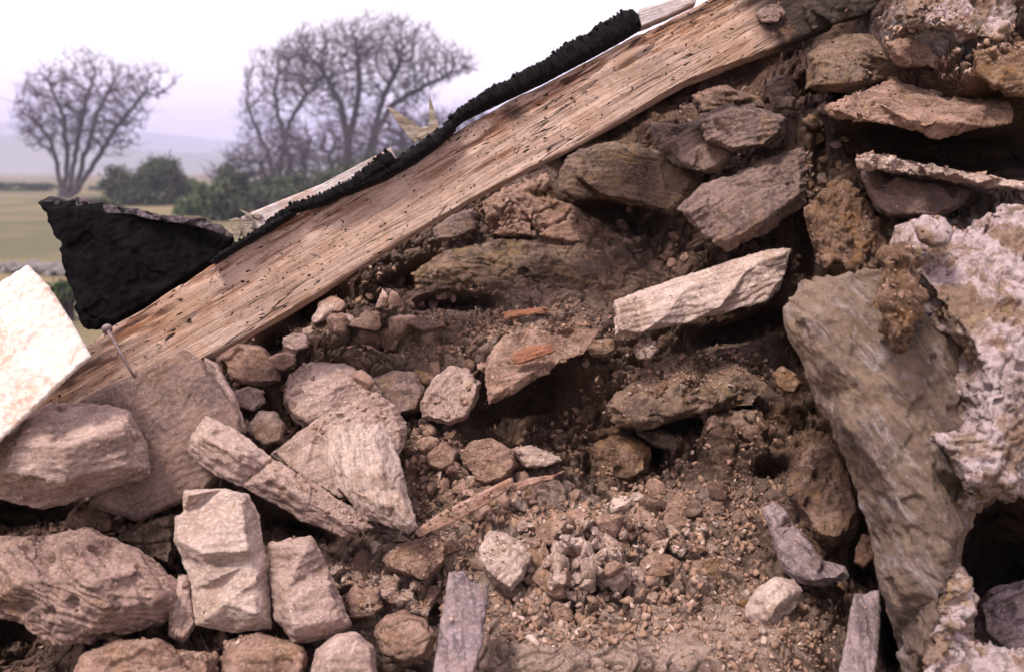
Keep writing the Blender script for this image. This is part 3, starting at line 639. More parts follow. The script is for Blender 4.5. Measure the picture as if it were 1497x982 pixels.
S('boulder', 'large brown layered boulder with a flaking face low beside the ledged block', 'stone', [(-40, 790), (60, 782), (125, 773), (170, 785), (205, 802), (272, 852), (270, 895), (235, 915), (150, 935), (80, 945), (20, 905), (-40, 900)], 1.40, 0.24, 'layered', -20,
  [(30, 800, .0), (110, 800, -.02), (140, 850, -.035), (200, 830, -.02), (240, 870, .0), (160, 890, .0), (90, 905, .03), (30, 850, .0), (70, 850, -.01), (120, 925, .05)], (0.03, -0.10), 1.3, 1.8)
S('wedge_stone', 'narrow wedge stone pinched between the brown boulder and ledged block', 'stone', [(262, 838), (276, 842), (286, 912), (272, 938), (246, 930), (248, 880)], 1.44, 0.08, 'pink', 80, None, None, 0.6, 0.8, vox=0.0025)
S('slate_slab', 'upright lilac grey slate standing alone in front of the rubble', 'slate', [(655, 834), (680, 833), (690, 850), (716, 850), (712, 900), (706, 940), (690, 990), (630, 990), (642, 925), (650, 875)], 1.42, 0.035, 'blue', 95, None, (0.01, -0.12), 0.5, 0.6, ins=0.08, bev=0.25, vox=0.0026)
S('slate_slab', 'upright blue grey slate jammed beside the tall corner stone', 'slate', [(1248, 866), (1286, 861), (1288, 915), (1278, 1000), (1222, 1000), (1236, 930)], 1.42, 0.035, 'blue', 92, None, (0.02, -0.08), 0.4, 1.0, ins=0.08, bev=0.25, vox=0.0026)
S('flat_stone', 'pinkish rounded stone at the bottom edge below the squat block', 'stone', [(450, 1000), (462, 950), (490, 925), (520, 922), (545, 942), (552, 1000)], 1.36, 0.14, 'pink', 5, None, None, 0.8, 0.6)
S('flat_stone', 'wide flat brown stone at the bottom edge under the ledged block', 'stone', [(322, 1000), (328, 938), (380, 925), (440, 940), (450, 960), (444, 1000)], 1.38, 0.14, 'clod', 5, None, None, 1.0, 0.6)
S('flat_stone', 'low ochre stained stone at the bottom edge under the layered boulder', 'stone', [(92, 1010), (120, 955), (170, 938), (230, 935), (255, 950), (320, 955), (322, 1010)], 1.38, 0.14, 'clod', -4, None, None, 1.0, 0.8)
# --- middle of the wall
S('slate_slab', 'broad bright tilted slate jutting out beneath the grey layered stones', 'slate', [(897, 438), (930, 426), (980, 410), (1060, 384), (1130, 362), (1156, 364), (1150, 398), (1138, 425), (1120, 442), (1060, 458), (1000, 474), (940, 486), (898, 491)], 1.88, 0.07, 'pale', 17,
  [(905, 445, -.0), (1000, 425, -.01), (1100, 385, -.01), (1142, 372, .0), (1132, 418, .0), (1050, 450, -.008), (960, 472, -.01), (905, 482, -.004)], (0.04, -0.06), 0.4, 0.9)
S('oval_stone', 'oval brownish stone wedged tight under the rafter', 'stone', [(817, 250), (832, 225), (870, 211), (915, 206), (960, 218), (1005, 240), (1024, 262), (1010, 300), (985, 317), (940, 302), (880, 290), (832, 292), (816, 280)], 2.10, 0.14, 'olive', -6, None, None, 0.8, 1.2)
S('grey_stone', 'angular grey stone crumbling beside the oval stone', 'stone', [(949, 180), (1000, 182), (1030, 172), (1060, 190), (1070, 225), (1052, 252), (1030, 255), (985, 236), (962, 215)], 2.06, 0.10, 'grey', 25, None, None, 1.3, 1.2)
S('grey_stone', 'rounded dark grey stone on top of the tilted striped stones', 'stone', [(1025, 172), (1070, 152), (1120, 158), (1150, 172), (1146, 198), (1120, 216), (1070, 222), (1035, 210)], 2.0, 0.10, 'grey', 8, None, None, 1.5, 1.2)
S('tilted_stone', 'tilted flat grey stone lying above the broad bright slate', 'stone', [(990, 306), (1020, 275), (1075, 250), (1130, 228), (1176, 214), (1182, 262), (1178, 300), (1125, 338), (1062, 368), (1030, 345)], 1.98, 0.10, 'grey', 30,
  [(1005, 308, .0), (1040, 285, -.01), (1110, 250, -.01), (1165, 232, .0), (1168, 285, -.005), (1110, 325, -.01), (1062, 350, .0)], (0.02, -0.09), 0.9, 1.5)
S('layered_stone', 'wide layered brown stone with a dark hole in its face below the cracked clay', 'stone', [(600, 400), (640, 372), (700, 352), (780, 350), (850, 362), (905, 385), (925, 410), (905, 440), (893, 468), (850, 462), (790, 455), (740, 442), (660, 432), (615, 425)], 2.12, 0.14, 'olive', -6,
  [(640, 395, .0), (700, 375, -.01), (800, 370, -.015), (870, 395, -.015), (880, 425, .0), (820, 440, .01), (755, 400, .0), (768, 398, .045), (780, 402, .0), (768, 388, .0), (700, 415, -.01), (840, 405, -.02)], None, 1.0, 1.8, cracks=0.5)
S('clay_lump', 'cracked clay mortar lump between the oval and layered stones', 'mortar', [(690, 305), (735, 275), (800, 250), (815, 290), (850, 305), (885, 330), (930, 360), (915, 385), (860, 362), (790, 345), (720, 345)], 2.2, 0.10, 'clod', -10, None, None, 1.3, 0.3, cracks=1.0)
S('small_block', 'small lilac stone tucked under the rafter beside the clay lump', 'stone', [(632, 335), (660, 315), (692, 305), (696, 335), (665, 350), (638, 352)], 2.18, 0.08, 'grey', 10, None, None, 0.8, 0.6)
S('rough_stone', 'rough leaf-shaped pinkish stone standing beside the ledge stone', 'stone', [(612, 590), (632, 552), (655, 533), (690, 540), (704, 560), (698, 590), (680, 612), (655, 622), (616, 612)], 1.88, 0.10, 'pink', 50, None, None, 0.8, 0.6)
S('ledge_stone', 'pointed ledge stone carrying gravel and a rusty wood scrap', 'stone', [(712, 522), (735, 492), (775, 478), (840, 478), (878, 482), (856, 515), (820, 530), (800, 548), (765, 565), (738, 586), (714, 592), (710, 555)], 1.86, 0.10, 'clod', 12,
  [(722, 530, -.0), (760, 500, .06), (830, 490, .08), (800, 530, .01), (750, 560, .0), (722, 575, .0)], (0.0, -0.16), 1.0, 0.9)
S('pale_rock', 'pale veined rock behind the tip of the light grey chip', 'stone', [(414, 580), (424, 545), (455, 528), (500, 532), (540, 548), (560, 575), (520, 592), (480, 610), (445, 628), (428, 610)], 1.88, 0.13, 'pink', 20, None, None, 1.0, 0.8)
S('blue_rock', 'smooth bluish rock between the pale veined rock and the rough pink stone', 'stone', [(540, 552), (575, 540), (610, 545), (622, 575), (612, 602), (585, 606), (560, 590)], 1.93, 0.10, 'grey', 0, None, None, 0.6, 0.6)
S('stone_chip', 'light grey stone chip by the tip of the long wedge stone', 'stone', [(356, 632), (378, 600), (402, 600), (418, 620), (412, 645), (385, 655)], 1.76, 0.07, 'grey', 35, None, None, 0.7, 0.7, vox=0.0025)
S('brown_rock', 'pitted brown rock under the rafter beside the dark slate', 'stone', [(318, 525), (345, 502), (380, 505), (408, 530), (410, 558), (375, 566), (338, 556)], 1.94, 0.10, 'clod', -20, None, None, 1.3, 0.5)
S('round_stone', 'round pinkish stone above the pale veined rock', 'stone', [(412, 492), (430, 486), (450, 490), (452, 508), (432, 514), (414, 508)], 1.98, 0.06, 'pink', 0, None, None, 0.9, 0.4, vox=0.0025)
S('round_stone', 'small round tan stone beside the pitted brown rock', 'stone', [(394, 522), (412, 514), (432, 518), (432, 534), (414, 544), (396, 538)], 1.94, 0.06, 'clod', 0, None, None, 0.9, 0.4, vox=0.0025)
S('round_stone', 'pale lumpy stone in the dark gap under the pitted brown rock', 'stone', [(342, 572), (362, 564), (384, 570), (388, 588), (370, 602), (350, 596)], 1.90, 0.06, 'pink', 0, None, None, 1.2, 0.4, vox=0.0025)
S('shelf_rock', 'broad brown shelf of rock overhanging a dark hollow in the wall', 'stone', [(885, 592), (925, 560), (950, 532), (1010, 520), (1080, 530), (1122, 565), (1100, 592), (1060, 598), (1020, 604), (960, 622), (930, 632), (900, 622)], 1.86, 0.14, 'olive', 4,
  [(905, 598, .0), (950, 560, .04), (1030, 535, .08), (1100, 565, .05), (1050, 585, .0), (990, 600, -.01), (940, 615, -.005), (960, 590, .0)], (0.0, -0.12), 1.4, 2.0)
S('shelf_rock', 'thin greenish rock splinter in the hollow beneath the brown shelf', 'stone', [(930, 632), (965, 628), (1000, 640), (1026, 656), (1022, 672), (990, 662), (950, 650)], 1.93, 0.06, 'olive', -22, None, None, 0.8, 1.2, vox=0.0025)
S('ochre_rock', 'rusty ochre rock below the brown shelf', 'stone', [(868, 650), (890, 632), (925, 636), (952, 655), (950, 690), (920, 708), (885, 702), (866, 680)], 1.88, 0.12, 'ochre', 10, None, None, 1.8, 0.5)
S('earth_lump', 'hanging tongue of brown earth below the brown shelf', 'mortar', [(1030, 606), (1070, 600), (1110, 596), (1128, 625), (1105, 660), (1085, 700), (1062, 715), (1040, 700), (1030, 660)], 1.86, 0.12, 'brown', 80, None, None, 1.8, 0.5)
S('knob_stone', 'light brown knob of stone in the black gap by the tall corner stone', 'stone', [(1130, 545), (1142, 536), (1162, 544), (1172, 560), (1164, 576), (1146, 574), (1134, 562)], 1.86, 0.06, 'ochre', 0, None, None, 0.9, 0.4, vox=0.0025)
S('knob_stone', 'round pale pink nodule just under the broad bright slate', 'stone', [(926, 508), (938, 496), (956, 498), (963, 512), (950, 526), (932, 525)], 1.88, 0.05, 'chip', 0, None, None, 1.0, 0.3, vox=0.0026)
S('knob_stone', 'yellow brown nodule between the ledge stone and the pink nodule', 'stone', [(858, 508), (872, 496), (895, 494), (902, 510), (886, 522), (864, 522)], 1.90, 0.05, 'ochre', 0, None, None, 1.4, 0.3, vox=0.0025)
S('bone_shaped_stone', 'forked grey stone shaped like a boot above the pale corner cobble', 'stone', [(1114, 742), (1130, 733), (1146, 742), (1160, 765), (1182, 782), (1198, 808), (1206, 822), (1236, 828), (1242, 842), (1232, 852), (1195, 856), (1165, 850), (1140, 828), (1132, 800), (1124, 770)], 1.60, 0.06, 'blue', -50, None, None, 0.6, 0.4, vox=0.0025)
S('cobble', 'pale cream cobble below the forked grey stone', 'stone', [(1088, 886), (1102, 862), (1132, 842), (1160, 846), (1176, 862), (1166, 885), (1145, 910), (1126, 924), (1104, 914), (1090, 902)], 1.50, 0.09, 'pale', 30,
  [(1105, 875, -.0), (1135, 855, .0), (1160, 865, .01), (1140, 880, -.02), (1125, 905, .0)], None, 1.0, 0.5)
S('earth_lump', 'brown earth mass beside the forked grey stone', 'mortar', [(1150, 718), (1162, 675), (1185, 650), (1225, 655), (1250, 690), (1262, 740), (1250, 780), (1222, 800), (1196, 790), (1176, 765)], 1.68, 0.14, 'brown', 60, None, None, 1.8, 0.5)
S('ochre_rock', 'ochre brown block half buried in the soil beside the forked grey stone', 'stone', [(1000, 850), (1012, 818), (1045, 808), (1066, 830), (1064, 856), (1030, 866)], 1.63, 0.10, 'ochre', 5, None, None, 0.8, 1.0)
S('ochre_rock', 'yellowish square stone beside the top of the blue grey slate', 'stone', [(1252, 800), (1262, 780), (1282, 785), (1282, 815), (1262, 830), (1250, 822)], 1.58, 0.06, 'ochre', 10, None, None, 0.8, 0.5, vox=0.0025)
S('rough_block', 'rough brown block above the long old lath', 'stone', [(674, 660), (690, 645), (720, 640), (752, 656), (756, 680), (740, 702), (712, 712), (690, 704), (678, 682)], 1.82, 0.09, 'clod', 10, None, None, 1.2, 0.5)
S('rough_block', 'crusty pale block beside the rough brown block', 'stone', [(750, 656), (775, 650), (805, 660), (822, 672), (800, 684), (768, 682)], 1.83, 0.06, 'chip', -8, None, None, 1.4, 0.5, vox=0.0025)
S('rough_block', 'long rounded tan block below the foot of the long old lath', 'stone', [(560, 812), (585, 795), (640, 782), (656, 792), (654, 820), (632, 842), (595, 844), (566, 832)], 1.64, 0.08, 'clod', 12, None, None, 1.0, 0.5)
S('rough_block', 'large pale crumbly block among the loose cobbles', 'stone', [(698, 800), (716, 776), (742, 780), (768, 795), (782, 812), (770, 842), (748, 864), (722, 852), (704, 828)], 1.60, 0.09, 'chip', 35, None, None, 1.2, 0.5, vox=0.0025)
S('cobble', 'round brown stone above the striped block', 'stone', [(622, 668), (632, 650), (652, 645), (668, 658), (666, 678), (645, 688), (628, 684)], 1.84, 0.06, 'clod', 0, None, None, 0.8, 0.4, vox=0.0025)
S('wall_stone', 'dark brown stone in the shade under the striped ledge of soil', 'stone', [(505, 872), (520, 852), (555, 856), (560, 890), (540, 905), (512, 905)], 1.56, 0.08, 'clod', 4, None, None, 0.8, 1.0)
S('cobble', 'dusty pink stone heap piece beside the lilac grey slate', 'stone', [(548, 925), (560, 900), (590, 890), (620, 905), (636, 930), (625, 960), (590, 972), (560, 958)], 1.46, 0.09, 'clod', 20, None, None, 1.3, 0.5)
S('wall_stone', 'dark earthy stone between the round boulder and the layered boulder', 'stone', [(95, 768), (110, 738), (140, 728), (165, 748), (168, 775), (130, 782)], 1.66, 0.10, 'brown', 0, None, None, 1.8, 0.5)
S('wall_stone', 'shaded olive stone tucked behind the ledged block', 'stone', [(165, 790), (200, 765), (252, 752), (258, 800), (250, 830), (205, 812)], 1.62, 0.12, 'olive', 10, None, None, 1.6, 0.7)
S('small_block', 'grey brown flat stone bedded in gravel above the blue rock', 'stone', [(594, 474), (612, 462), (650, 470), (655, 478), (620, 484)], 1.99, 0.05, 'grey', 0, None, None, 0.7, 0.6, vox=0.0025)
# --- upper corner of the wall
S('corner_block', 'smooth brown grey block at the dark end of the rafter', 'stone', [(1180, 78), (1205, 62), (1240, 50), (1300, 55), (1350, 80), (1330, 105), (1292, 116), (1246, 137), (1178, 132)], 1.92, 0.16, 'olive', 8,
  [(1190, 82, .0), (1260, 75, -.01), (1310, 90, .01), (1260, 118, -.01), (1190, 125, .0)], (0.0, -0.06), 0.8, 0.8)
S('crusted_slab', 'wide wedge slab crusted with white lime over the black hollow', 'slab', [(1204, 158), (1250, 140), (1300, 118), (1340, 98), (1390, 108), (1440, 128), (1475, 148), (1480, 180), (1440, 185), (1400, 198), (1360, 200), (1320, 188), (1260, 176), (1225, 172)], 1.74, 0.22, 'crust' if 'crust' in M else 'clod', -2,
  [(1225, 162, .0), (1280, 150, .03), (1340, 115, .12), (1400, 130, .10), (1450, 150, .05), (1400, 180, .0), (1330, 175, .0)], (0.0, -0.22), 1.3, 1.0)
S('mortar_crust', 'whitish crumbly mortar crust along the top edge above the mossy block', 'mortar', [(1312, 22), (1340, -10), (1420, -30), (1500, -20), (1500, 45), (1460, 62), (1410, 50), (1360, 44), (1325, 40)], 1.76, 0.12, 'plaster', 0, None, None, 1.6, 0.3, pits=0.8)
S('mortar_crust', 'brown mortar bed between the brown grey block and the crusted wedge slab', 'mortar', [(1290, 62), (1340, 44), (1420, 60), (1440, 100), (1420, 125), (1350, 100), (1310, 95)], 1.84, 0.12, 'clod', 0, None, None, 1.6, 0.4)
S('mossy_block', 'mossy ochre block above the lime crusted wedge slab', 'stone', [(1424, 75), (1450, 60), (1530, 55), (1530, 150), (1480, 140), (1450, 128), (1428, 110)], 1.74, 0.18, 'ochre', 5, None, None, 1.7, 0.8)
S('thin_slate', 'thin slate edge coated in crumbly white mortar below the black hollow', 'slate', [(1248, 232), (1262, 222), (1290, 226), (1340, 240), (1400, 252), (1470, 262), (1520, 272), (1520, 280), (1440, 270), (1360, 258), (1280, 248), (1255, 246)], 1.70, 0.16, 'chip', -8, None, (0.03, -0.04), 1.4, 0.6, vox=0.0025)
S('dark_block', 'dark smooth block set beneath the thin mortared slate edge', 'stone', [(1258, 250), (1310, 256), (1380, 268), (1420, 276), (1410, 300), (1370, 318), (1300, 316), (1282, 308), (1268, 285)], 1.78, 0.16, 'darkslate', -8, None, None, 0.7, 0.6)
S('rough_mortar', 'rough greenish mortar lump beside the dark smooth block', 'mortar', [(1180, 330), (1200, 280), (1235, 262), (1262, 290), (1290, 325), (1300, 360), (1285, 400), (1240, 405), (1195, 385)], 1.80, 0.16, 'ochre', 70, None, None, 2.2, 0.5, pits=0.6)
S('grey_lump', 'small dark crumbly lump above the rounded grey stone', 'mortar', [(1120, 125), (1145, 110), (1165, 128), (1160, 160), (1130, 160)], 2.08, 0.08, 'grey', 0, None, None, 1.8, 0.4)
S('shelf_rock', 'shaded flat brown shelf deep under the rafter', 'stone', [(1010, 140), (1060, 125), (1110, 142), (1120, 158), (1070, 160), (1020, 165)], 2.22, 0.10, 'brown', -12, None, None, 1.0, 1.2)
S('corner_stone', 'tall broad corner stone whose sloping face runs down to the bottom edge', 'stone', [(1147, 455), (1165, 425), (1195, 408), (1260, 398), (1330, 380), (1440, 400), (1500, 520), (1500, 700), (1425, 750), (1408, 790), (1404, 850), (1415, 1010), (1322, 1010), (1306, 930), (1284, 860), (1278, 790), (1255, 720), (1225, 650), (1195, 590), (1172, 530), (1150, 485)], 1.42, 0.36, 'quoin', -58,
  [(1170, 465, .02), (1205, 440, .0), (1205, 520, -.02), (1290, 470, -.01), (1260, 560, -.045), (1235, 620, -.03), (1330, 560, -.05), (1400, 480, .0), (1290, 690, -.05), (1360, 680, -.06), (1430, 620, -.02), (1330, 780, -.05), (1385, 780, -.05), (1315, 860, -.02), (1370, 870, -.04), (1345, 950, -.02), (1390, 960, -.02), (1450, 690, .0)], (0.0, -0.10), 0.95, 2.2, vox=0.0034, step=0.026, bev=0.2)
S('plaster_mass', 'pitted white lime plaster mass clinging above the black opening', 'plaster', [(1300, 350), (1340, 318), (1400, 330), (1460, 300), (1600, 290), (1600, 735), (1500, 730), (1440, 732), (1408, 746), (1400, 710), (1375, 675), (1330, 632), (1372, 600), (1392, 540), (1350, 500), (1340, 440), (1300, 400)], 1.35, 0.34, 'plaster', 20,
  [(1320, 365, .06), (1400, 350, .10), (1480, 340, .08), (1380, 440, .02), (1460, 430, .0), (1450, 540, -.03), (1390, 640, .0), (1450, 640, -.02), (1410, 710, .0), (1480, 715, .0), (1550, 600, .0), (1550, 450, .0)], (0.02, -0.10), 1.3, 0.5, vox=0.0034, pits=0.55, cracks=0.5)
S('lime_lump', 'white lime lump stuck on top of the plaster mass', 'mortar', [(1338, 330), (1350, 316), (1378, 318), (1392, 338), (1386, 356), (1362, 360), (1344, 350)], 1.37, 0.06, 'plaster', 0, None, None, 1.6, 0.1, vox=0.0025)
S('mortar_ridge', 'vertical ridge of ochre mortar between corner stone and plaster mass', 'mortar', [(1296, 372), (1318, 362), (1340, 375), (1345, 430), (1340, 490), (1320, 510), (1298, 500), (1292, 430)], 1.31, 0.14, 'ochre', 90, None, None, 1.8, 0.4, pits=0.7)
S('lime_column', 'jagged white lime crust along the edge of the black opening', 'mortar', [(1372, 850), (1385, 818), (1400, 830), (1412, 880), (1408, 930), (1440, 948), (1520, 955), (1520, 1010), (1350, 1010), (1362, 930), (1366, 880)], 1.33, 0.12, 'plaster', 80, None, None, 1.6, 0.3, pits=1.0)
S('hollow_stone', 'lilac stone lying inside the black opening', 'stone', [(1428, 880), (1460, 858), (1530, 838), (1530, 965), (1470, 950), (1434, 925)], 1.62, 0.14, 'blue', 20, None, None, 1.2, 0.5)

# ------------------------------------------------------------ rafter and what is nailed on it
def plank(name, mat, topl, botl, d0, d1, th, ang, vox=0.004, parent=None, gouge=True, amp=1.0, x0=None, x1=None):
    """timber whose front face lies between two pixel polylines; depth runs from d0 to d1 along it"""
    xa, xb = topl[0][0], topl[-1][0]
    n = 40; V = []; Fc = []
    def pt(pl, t):
        L_ = [0]
        for i in range(1, len(pl)): L_.append(L_[-1] + math.dist(pl[i], pl[i - 1]))
        s = t * L_[-1]; i = 1
        while i < len(pl) - 1 and L_[i] < s: i += 1
        k = (s - L_[i - 1]) / (L_[i] - L_[i - 1]); return pl[i - 1][0] + (pl[i][0] - pl[i - 1][0]) * k, pl[i - 1][1] + (pl[i][1] - pl[i - 1][1]) * k
    for i in range(n + 1):
        t = i / n; a = pt(topl, t); b = pt(botl, t); d = d0 + (d1 - d0) * t
        V += [P(*a, d), P(*b, d), P(*b, d) + vF * th - vU * 0.0, P(*a, d) + vF * th]
    for i in range(n):
        for k in range(4):
            k2 = (k + 1) % 4; Fc.append((4 * i + k, 4 * i + k2, 4 * i + 4 + k2, 4 * i + 4 + k))
    Fc += [(3, 2, 1, 0), (4 * n, 4 * n + 1, 4 * n + 2, 4 * n + 3)]
    V = np.array(V); c = V.mean(0); Rm = frame(ang)
    X = PA(np.array([topl[-1][0]]), np.array([topl[-1][1]]), np.array([d1]))[0] - P(topl[0][0], topl[0][1], d0); X /= np.linalg.norm(X)
    Z = np.cross(X, vF); Z /= np.linalg.norm(Z); Y = np.cross(Z, X); Rm = np.stack([X, Y, Z], 1)
    Lc = (V - c) @ Rm
    me = bpy.data.meshes.new(name); me.from_pydata([tuple(v) for v in Lc], [], Fc)
    bm = bmesh.new(); bm.from_mesh(me); bmesh.ops.recalc_face_normals(bm, faces=bm.faces); bm.to_mesh(me); bm.free()
    me = voxelize(me, vox); me.name = name; v = get_v(me); nn = get_n(me); k = RNG.uniform(0, 30)
    g = fbm(v * np.array([5, 60, 60]) + k, 3)
    ds = amp * (0.0022 * g + 0.004 * fbm(v * np.array([4, 14, 14]) + k, 2))
    # distance from the top edge decides where the surface is gouged away
    zt = np.interp(v[:, 0], *[np.array(a) for a in zip(*sorted([(float(((P(*pt(topl, i / 20), d0 + (d1 - d0) * i / 20) - c) @ Rm)[0]), float(((P(*pt(topl, i / 20), d0 + (d1 - d0) * i / 20) - c) @ Rm)[2])) for i in range(21)]))])
    e = zt - v[:, 2]
    gm = sstep(0.11, 0.015, e + 0.035 * perlin(v * np.array([3, 3, 3]) + 5)) * sstep(-0.2, 0.2, perlin(v * np.array([9, 20, 45]) + 11) + 0.35 * perlin(v * np.array([3, 3, 3]) + 2)) if gouge else np.zeros(len(v))
    if gouge: ds -= gm * (0.003 + 0.009 * np.abs(perlin(v * np.array([14, 50, 110]))))
    set_v(me, v + nn * ds[:, None]); vattr(me, 'gouge', gm)
    o = link(name, me, M[mat], parent, Rm, c)
    return o, me, v, c, Rm
topl = [(60, 562), (120, 508), (160, 478), (230, 438), (300, 394), (370, 350), (440, 303), (520, 265), (600, 224), (660, 190), (720, 150), (790, 115), (860, 80), (935, 40), (1010, 4), (1060, -22), (1180, -60)]
botl = [(40, 612), (100, 586), (150, 562), (264, 506), (266, 508), (288, 526), (292, 527), (400, 468), (480, 418), (560, 367), (700, 285), (850, 212), (1000, 122), (1060, 92), (1100, 78), (1150, 58), (1240, 28)]
# give both outlines the same stations so that the notch stays square
raf, me, v, c, Rm = plank('rafter', 'oak', [(60, 562), (160, 478), (230, 438), (300, 394), (440, 305), (600, 228), (720, 158), (860, 88), (1010, 12), (1220, -96)],
                          [(40, 622), (150, 575), (225, 540), (294, 527), (410, 462), (560, 367), (700, 283), (850, 208), (1000, 120), (1225, 34)], 1.70, 2.02, 0.06, 29, vox=0.0034)
# birdsmouth notch where the rafter sat on the wall: push the underside up
vv = get_v(me); W = vv @ Rm.T + c; rel = W - CAM; dep = rel @ vF; sxp = CX + F * (rel @ vR) / dep; syp = CY - F * (rel @ vU) / dep
yb = np.interp(sxp, [40, 150, 264, 268, 286, 290], [620, 578, 516, 516, 526, 600]); low = (syp > yb) & (sxp < 288)
W[low] += vU * ((syp[low] - yb[low]) / F * dep[low])[:, None]
set_v(me, (W - c) @ Rm)
kn = np.exp(-(((sxp - 752) / 19) ** 2 + ((syp - 166) / 14) ** 2) ** 2); st = np.clip(sstep(1070, 1150, sxp - 0.6 * (syp - 40) + 25 * perlin(W * 14)) + sstep(210, 60, sxp + 14 * perlin(W * 20)) * 0.65 + kn * 0.8 + 0.18 * sstep(0.25, 0.5, perlin(W * np.array([6, 6, 14]) + 40)), 0, 1)
gg = np.empty(len(me.vertices), np.float32); me.attributes['gouge'].data.foreach_get('value', gg)
gg = np.clip(gg + 0.9 * np.exp(-(((sxp - 720) / 34) ** 2 + ((syp - 236 + 0.45 * (sxp - 720)) / 8) ** 2)), 0, 1); me.attributes['gouge'].data.foreach_set('value', gg)
vattr(me, 'stain', st)
tag(raf, 'long worm-eaten brown rafter sloping across the wall', 'rafter'); SOLIDS.append(raf)
nm = join([tube([P(157, 482, 1.66), P(166, 497, 1.655), P(180, 522, 1.65), P(190, 540, 1.655), P(197, 552, 1.665)], [0.0034, 0.0034, 0.003, 0.0026, 0.0016], 8), tube([P(155.5, 479, 1.663), P(157.5, 483, 1.659)], [0.0085, 0.0085], 10)])
link('nail', mesh_np('nail', nm[0], nm[1]), M['nail'], raf)
S('rotten_beam', 'dark rotten timber end under the crumbling mortar at the top edge', 'timber', [(1165, 10), (1180, -30), (1340, -40), (1330, 8), (1270, 24), (1215, 38), (1180, 50)], 2.0, 0.08, 'char', 12, None, (0.02, 0), 0.35, 0.6)
S('lime_patch', 'pale mortar splash on the rafter near its dark end', 'mortar', [(1104, 22), (1116, 8), (1140, 6), (1150, 20), (1138, 34), (1112, 34)], 1.985, 0.02, 'grey', 0, None, None, 1.4, 0.2, vox=0.0026)

# --- ridged black roofing strip, torn in three lengths along the rafter's upper edge
def ridged_strip(label, line, d0, d1, half, ridge, n=200):
    """crinkled black strip: a soft bar with many cross ridges"""
    pl = line; L_ = [0]
    for i in range(1, len(pl)): L_.append(L_[-1] + math.dist(pl[i][:2], pl[i - 1][:2]))
    V = []; Fc = []; sides = 14; k0 = RNG.uniform(0, 40)
    prev = None
    for i in range(n + 1):
        t = i / n; s = t * L_[-1]
        x = np.interp(s, L_, [p[0] for p in pl]); y = np.interp(s, L_, [p[1] for p in pl]); hw = np.interp(s, L_, [p[2] for p in pl])
        d = d0 + (d1 - d0) * t; c = P(x, y, d)
        x2 = np.interp(s + 4, L_, [p[0] for p in pl]); y2 = np.interp(s + 4, L_, [p[1] for p in pl])
        if s + 4 > L_[-1]: x2, y2 = x + (x - xp), y + (y - yp)
        xp, yp = x, y
        tv = P(x2, y2, d) - c; tv /= np.linalg.norm(tv); up = np.cross(tv, vF); up /= np.linalg.norm(up)
        rg = 1 + ridge * math.sin(s * 1.05 + 2 * perlin(np.array([[s * .03, k0, 0]]))[0]) + 0.25 * ridge * RNG.normal() + 0.22 * perlin(np.array([[s * .07, k0 + 5, 0]]))[0]
        edge = min(1, min(i, n - i) / 2 + 0.15)
        for k in range(sides):
            a = 2 * math.pi * k / sides; q = hw * d / F * edge
            cu, cf = math.cos(a), math.sin(a)
            r_ = 1 + 0.04 * RNG.normal() * (cu > 0.3)
            V.append(c + up * (np.sign(cu) * abs(cu) ** 0.6) * q * (rg if cu > -0.2 else 1.0) * r_ + vF * (np.sign(cf) * abs(cf) ** 0.6) * half * (1 + 0.1 * RNG.normal()))
    for i in range(n):
        for k in range(sides):
            k2 = (k + 1) % sides; Fc.append((i * sides + k, (i + 1) * sides + k, (i + 1) * sides + k2, i * sides + k2))
    Fc.append(tuple(range(sides))); Fc.append(tuple(n * sides + k for k in range(sides))[::-1])
    lumps = []
    for q in range(int(n * 0.5)):
        i = int(RNG.integers(2, n - 2)); b_ = V[i * sides + int(RNG.choice([0, 1, 13, 2, 12]))]; r_ = RNG.uniform(0.002, 0.0055) * half / 0.024
        pts = RNG.normal(size=(6, 3)); pts /= np.linalg.norm(pts, axis=1)[:, None]
        oc = np.array([[1, 0, 0], [-1, 0, 0], [0, 1, 0], [0, -1, 0], [0, 0, 1], [0, 0, -1]]) * RNG.uniform(0.7, 1.3, (6, 1)) * r_ + b_
        lumps.append((list(oc), [(0, 2, 4), (2, 1, 4), (1, 3, 4), (3, 0, 4), (2, 0, 5), (1, 2, 5), (3, 1, 5), (0, 3, 5)]))
    V, Fc = join([(V, Fc)] + lumps)
    me = mesh_np('felt_strip', V, Fc); c0 = np.mean(V, 0); set_v(me, get_v(me) - c0)
    o = link('felt_strip', me, M['strip'], loc=c0); tag(o, label, 'roofing felt', 'torn black strips along the rafter top'); SOLIDS.append(o); return o
ridged_strip('lowest torn length of ridged black strip, beside the long pale batten', [(392, 330, 5), (430, 305, 7), (470, 293, 8), (515, 272, 9), (545, 250, 11), (575, 228, 11)], 1.80, 1.83, 0.022, 0.16, 150)
ridged_strip('middle length of black strip lying under the upright wood splinters', [(500, 285, 4), (560, 258, 7), (600, 232, 10), (640, 204, 9), (665, 183, 6)], 1.82, 1.86, 0.024, 0.06, 120)
ridged_strip('highest and thickest length of black strip with a blunt cut end', [(650, 190, 6), (676, 168, 8), (720, 143, 12), (790, 108, 14), (860, 68, 17), (900, 45, 18), (931, 28, 16)], 1.87, 1.95, 0.026, 0.045, 260)
ridged_strip('thin black felt lip running down the rafter to the torn sheet', [(310, 385, 2), (345, 362, 4), (390, 334, 6), (430, 312, 3)], 1.76, 1.80, 0.018, 0.06, 80)
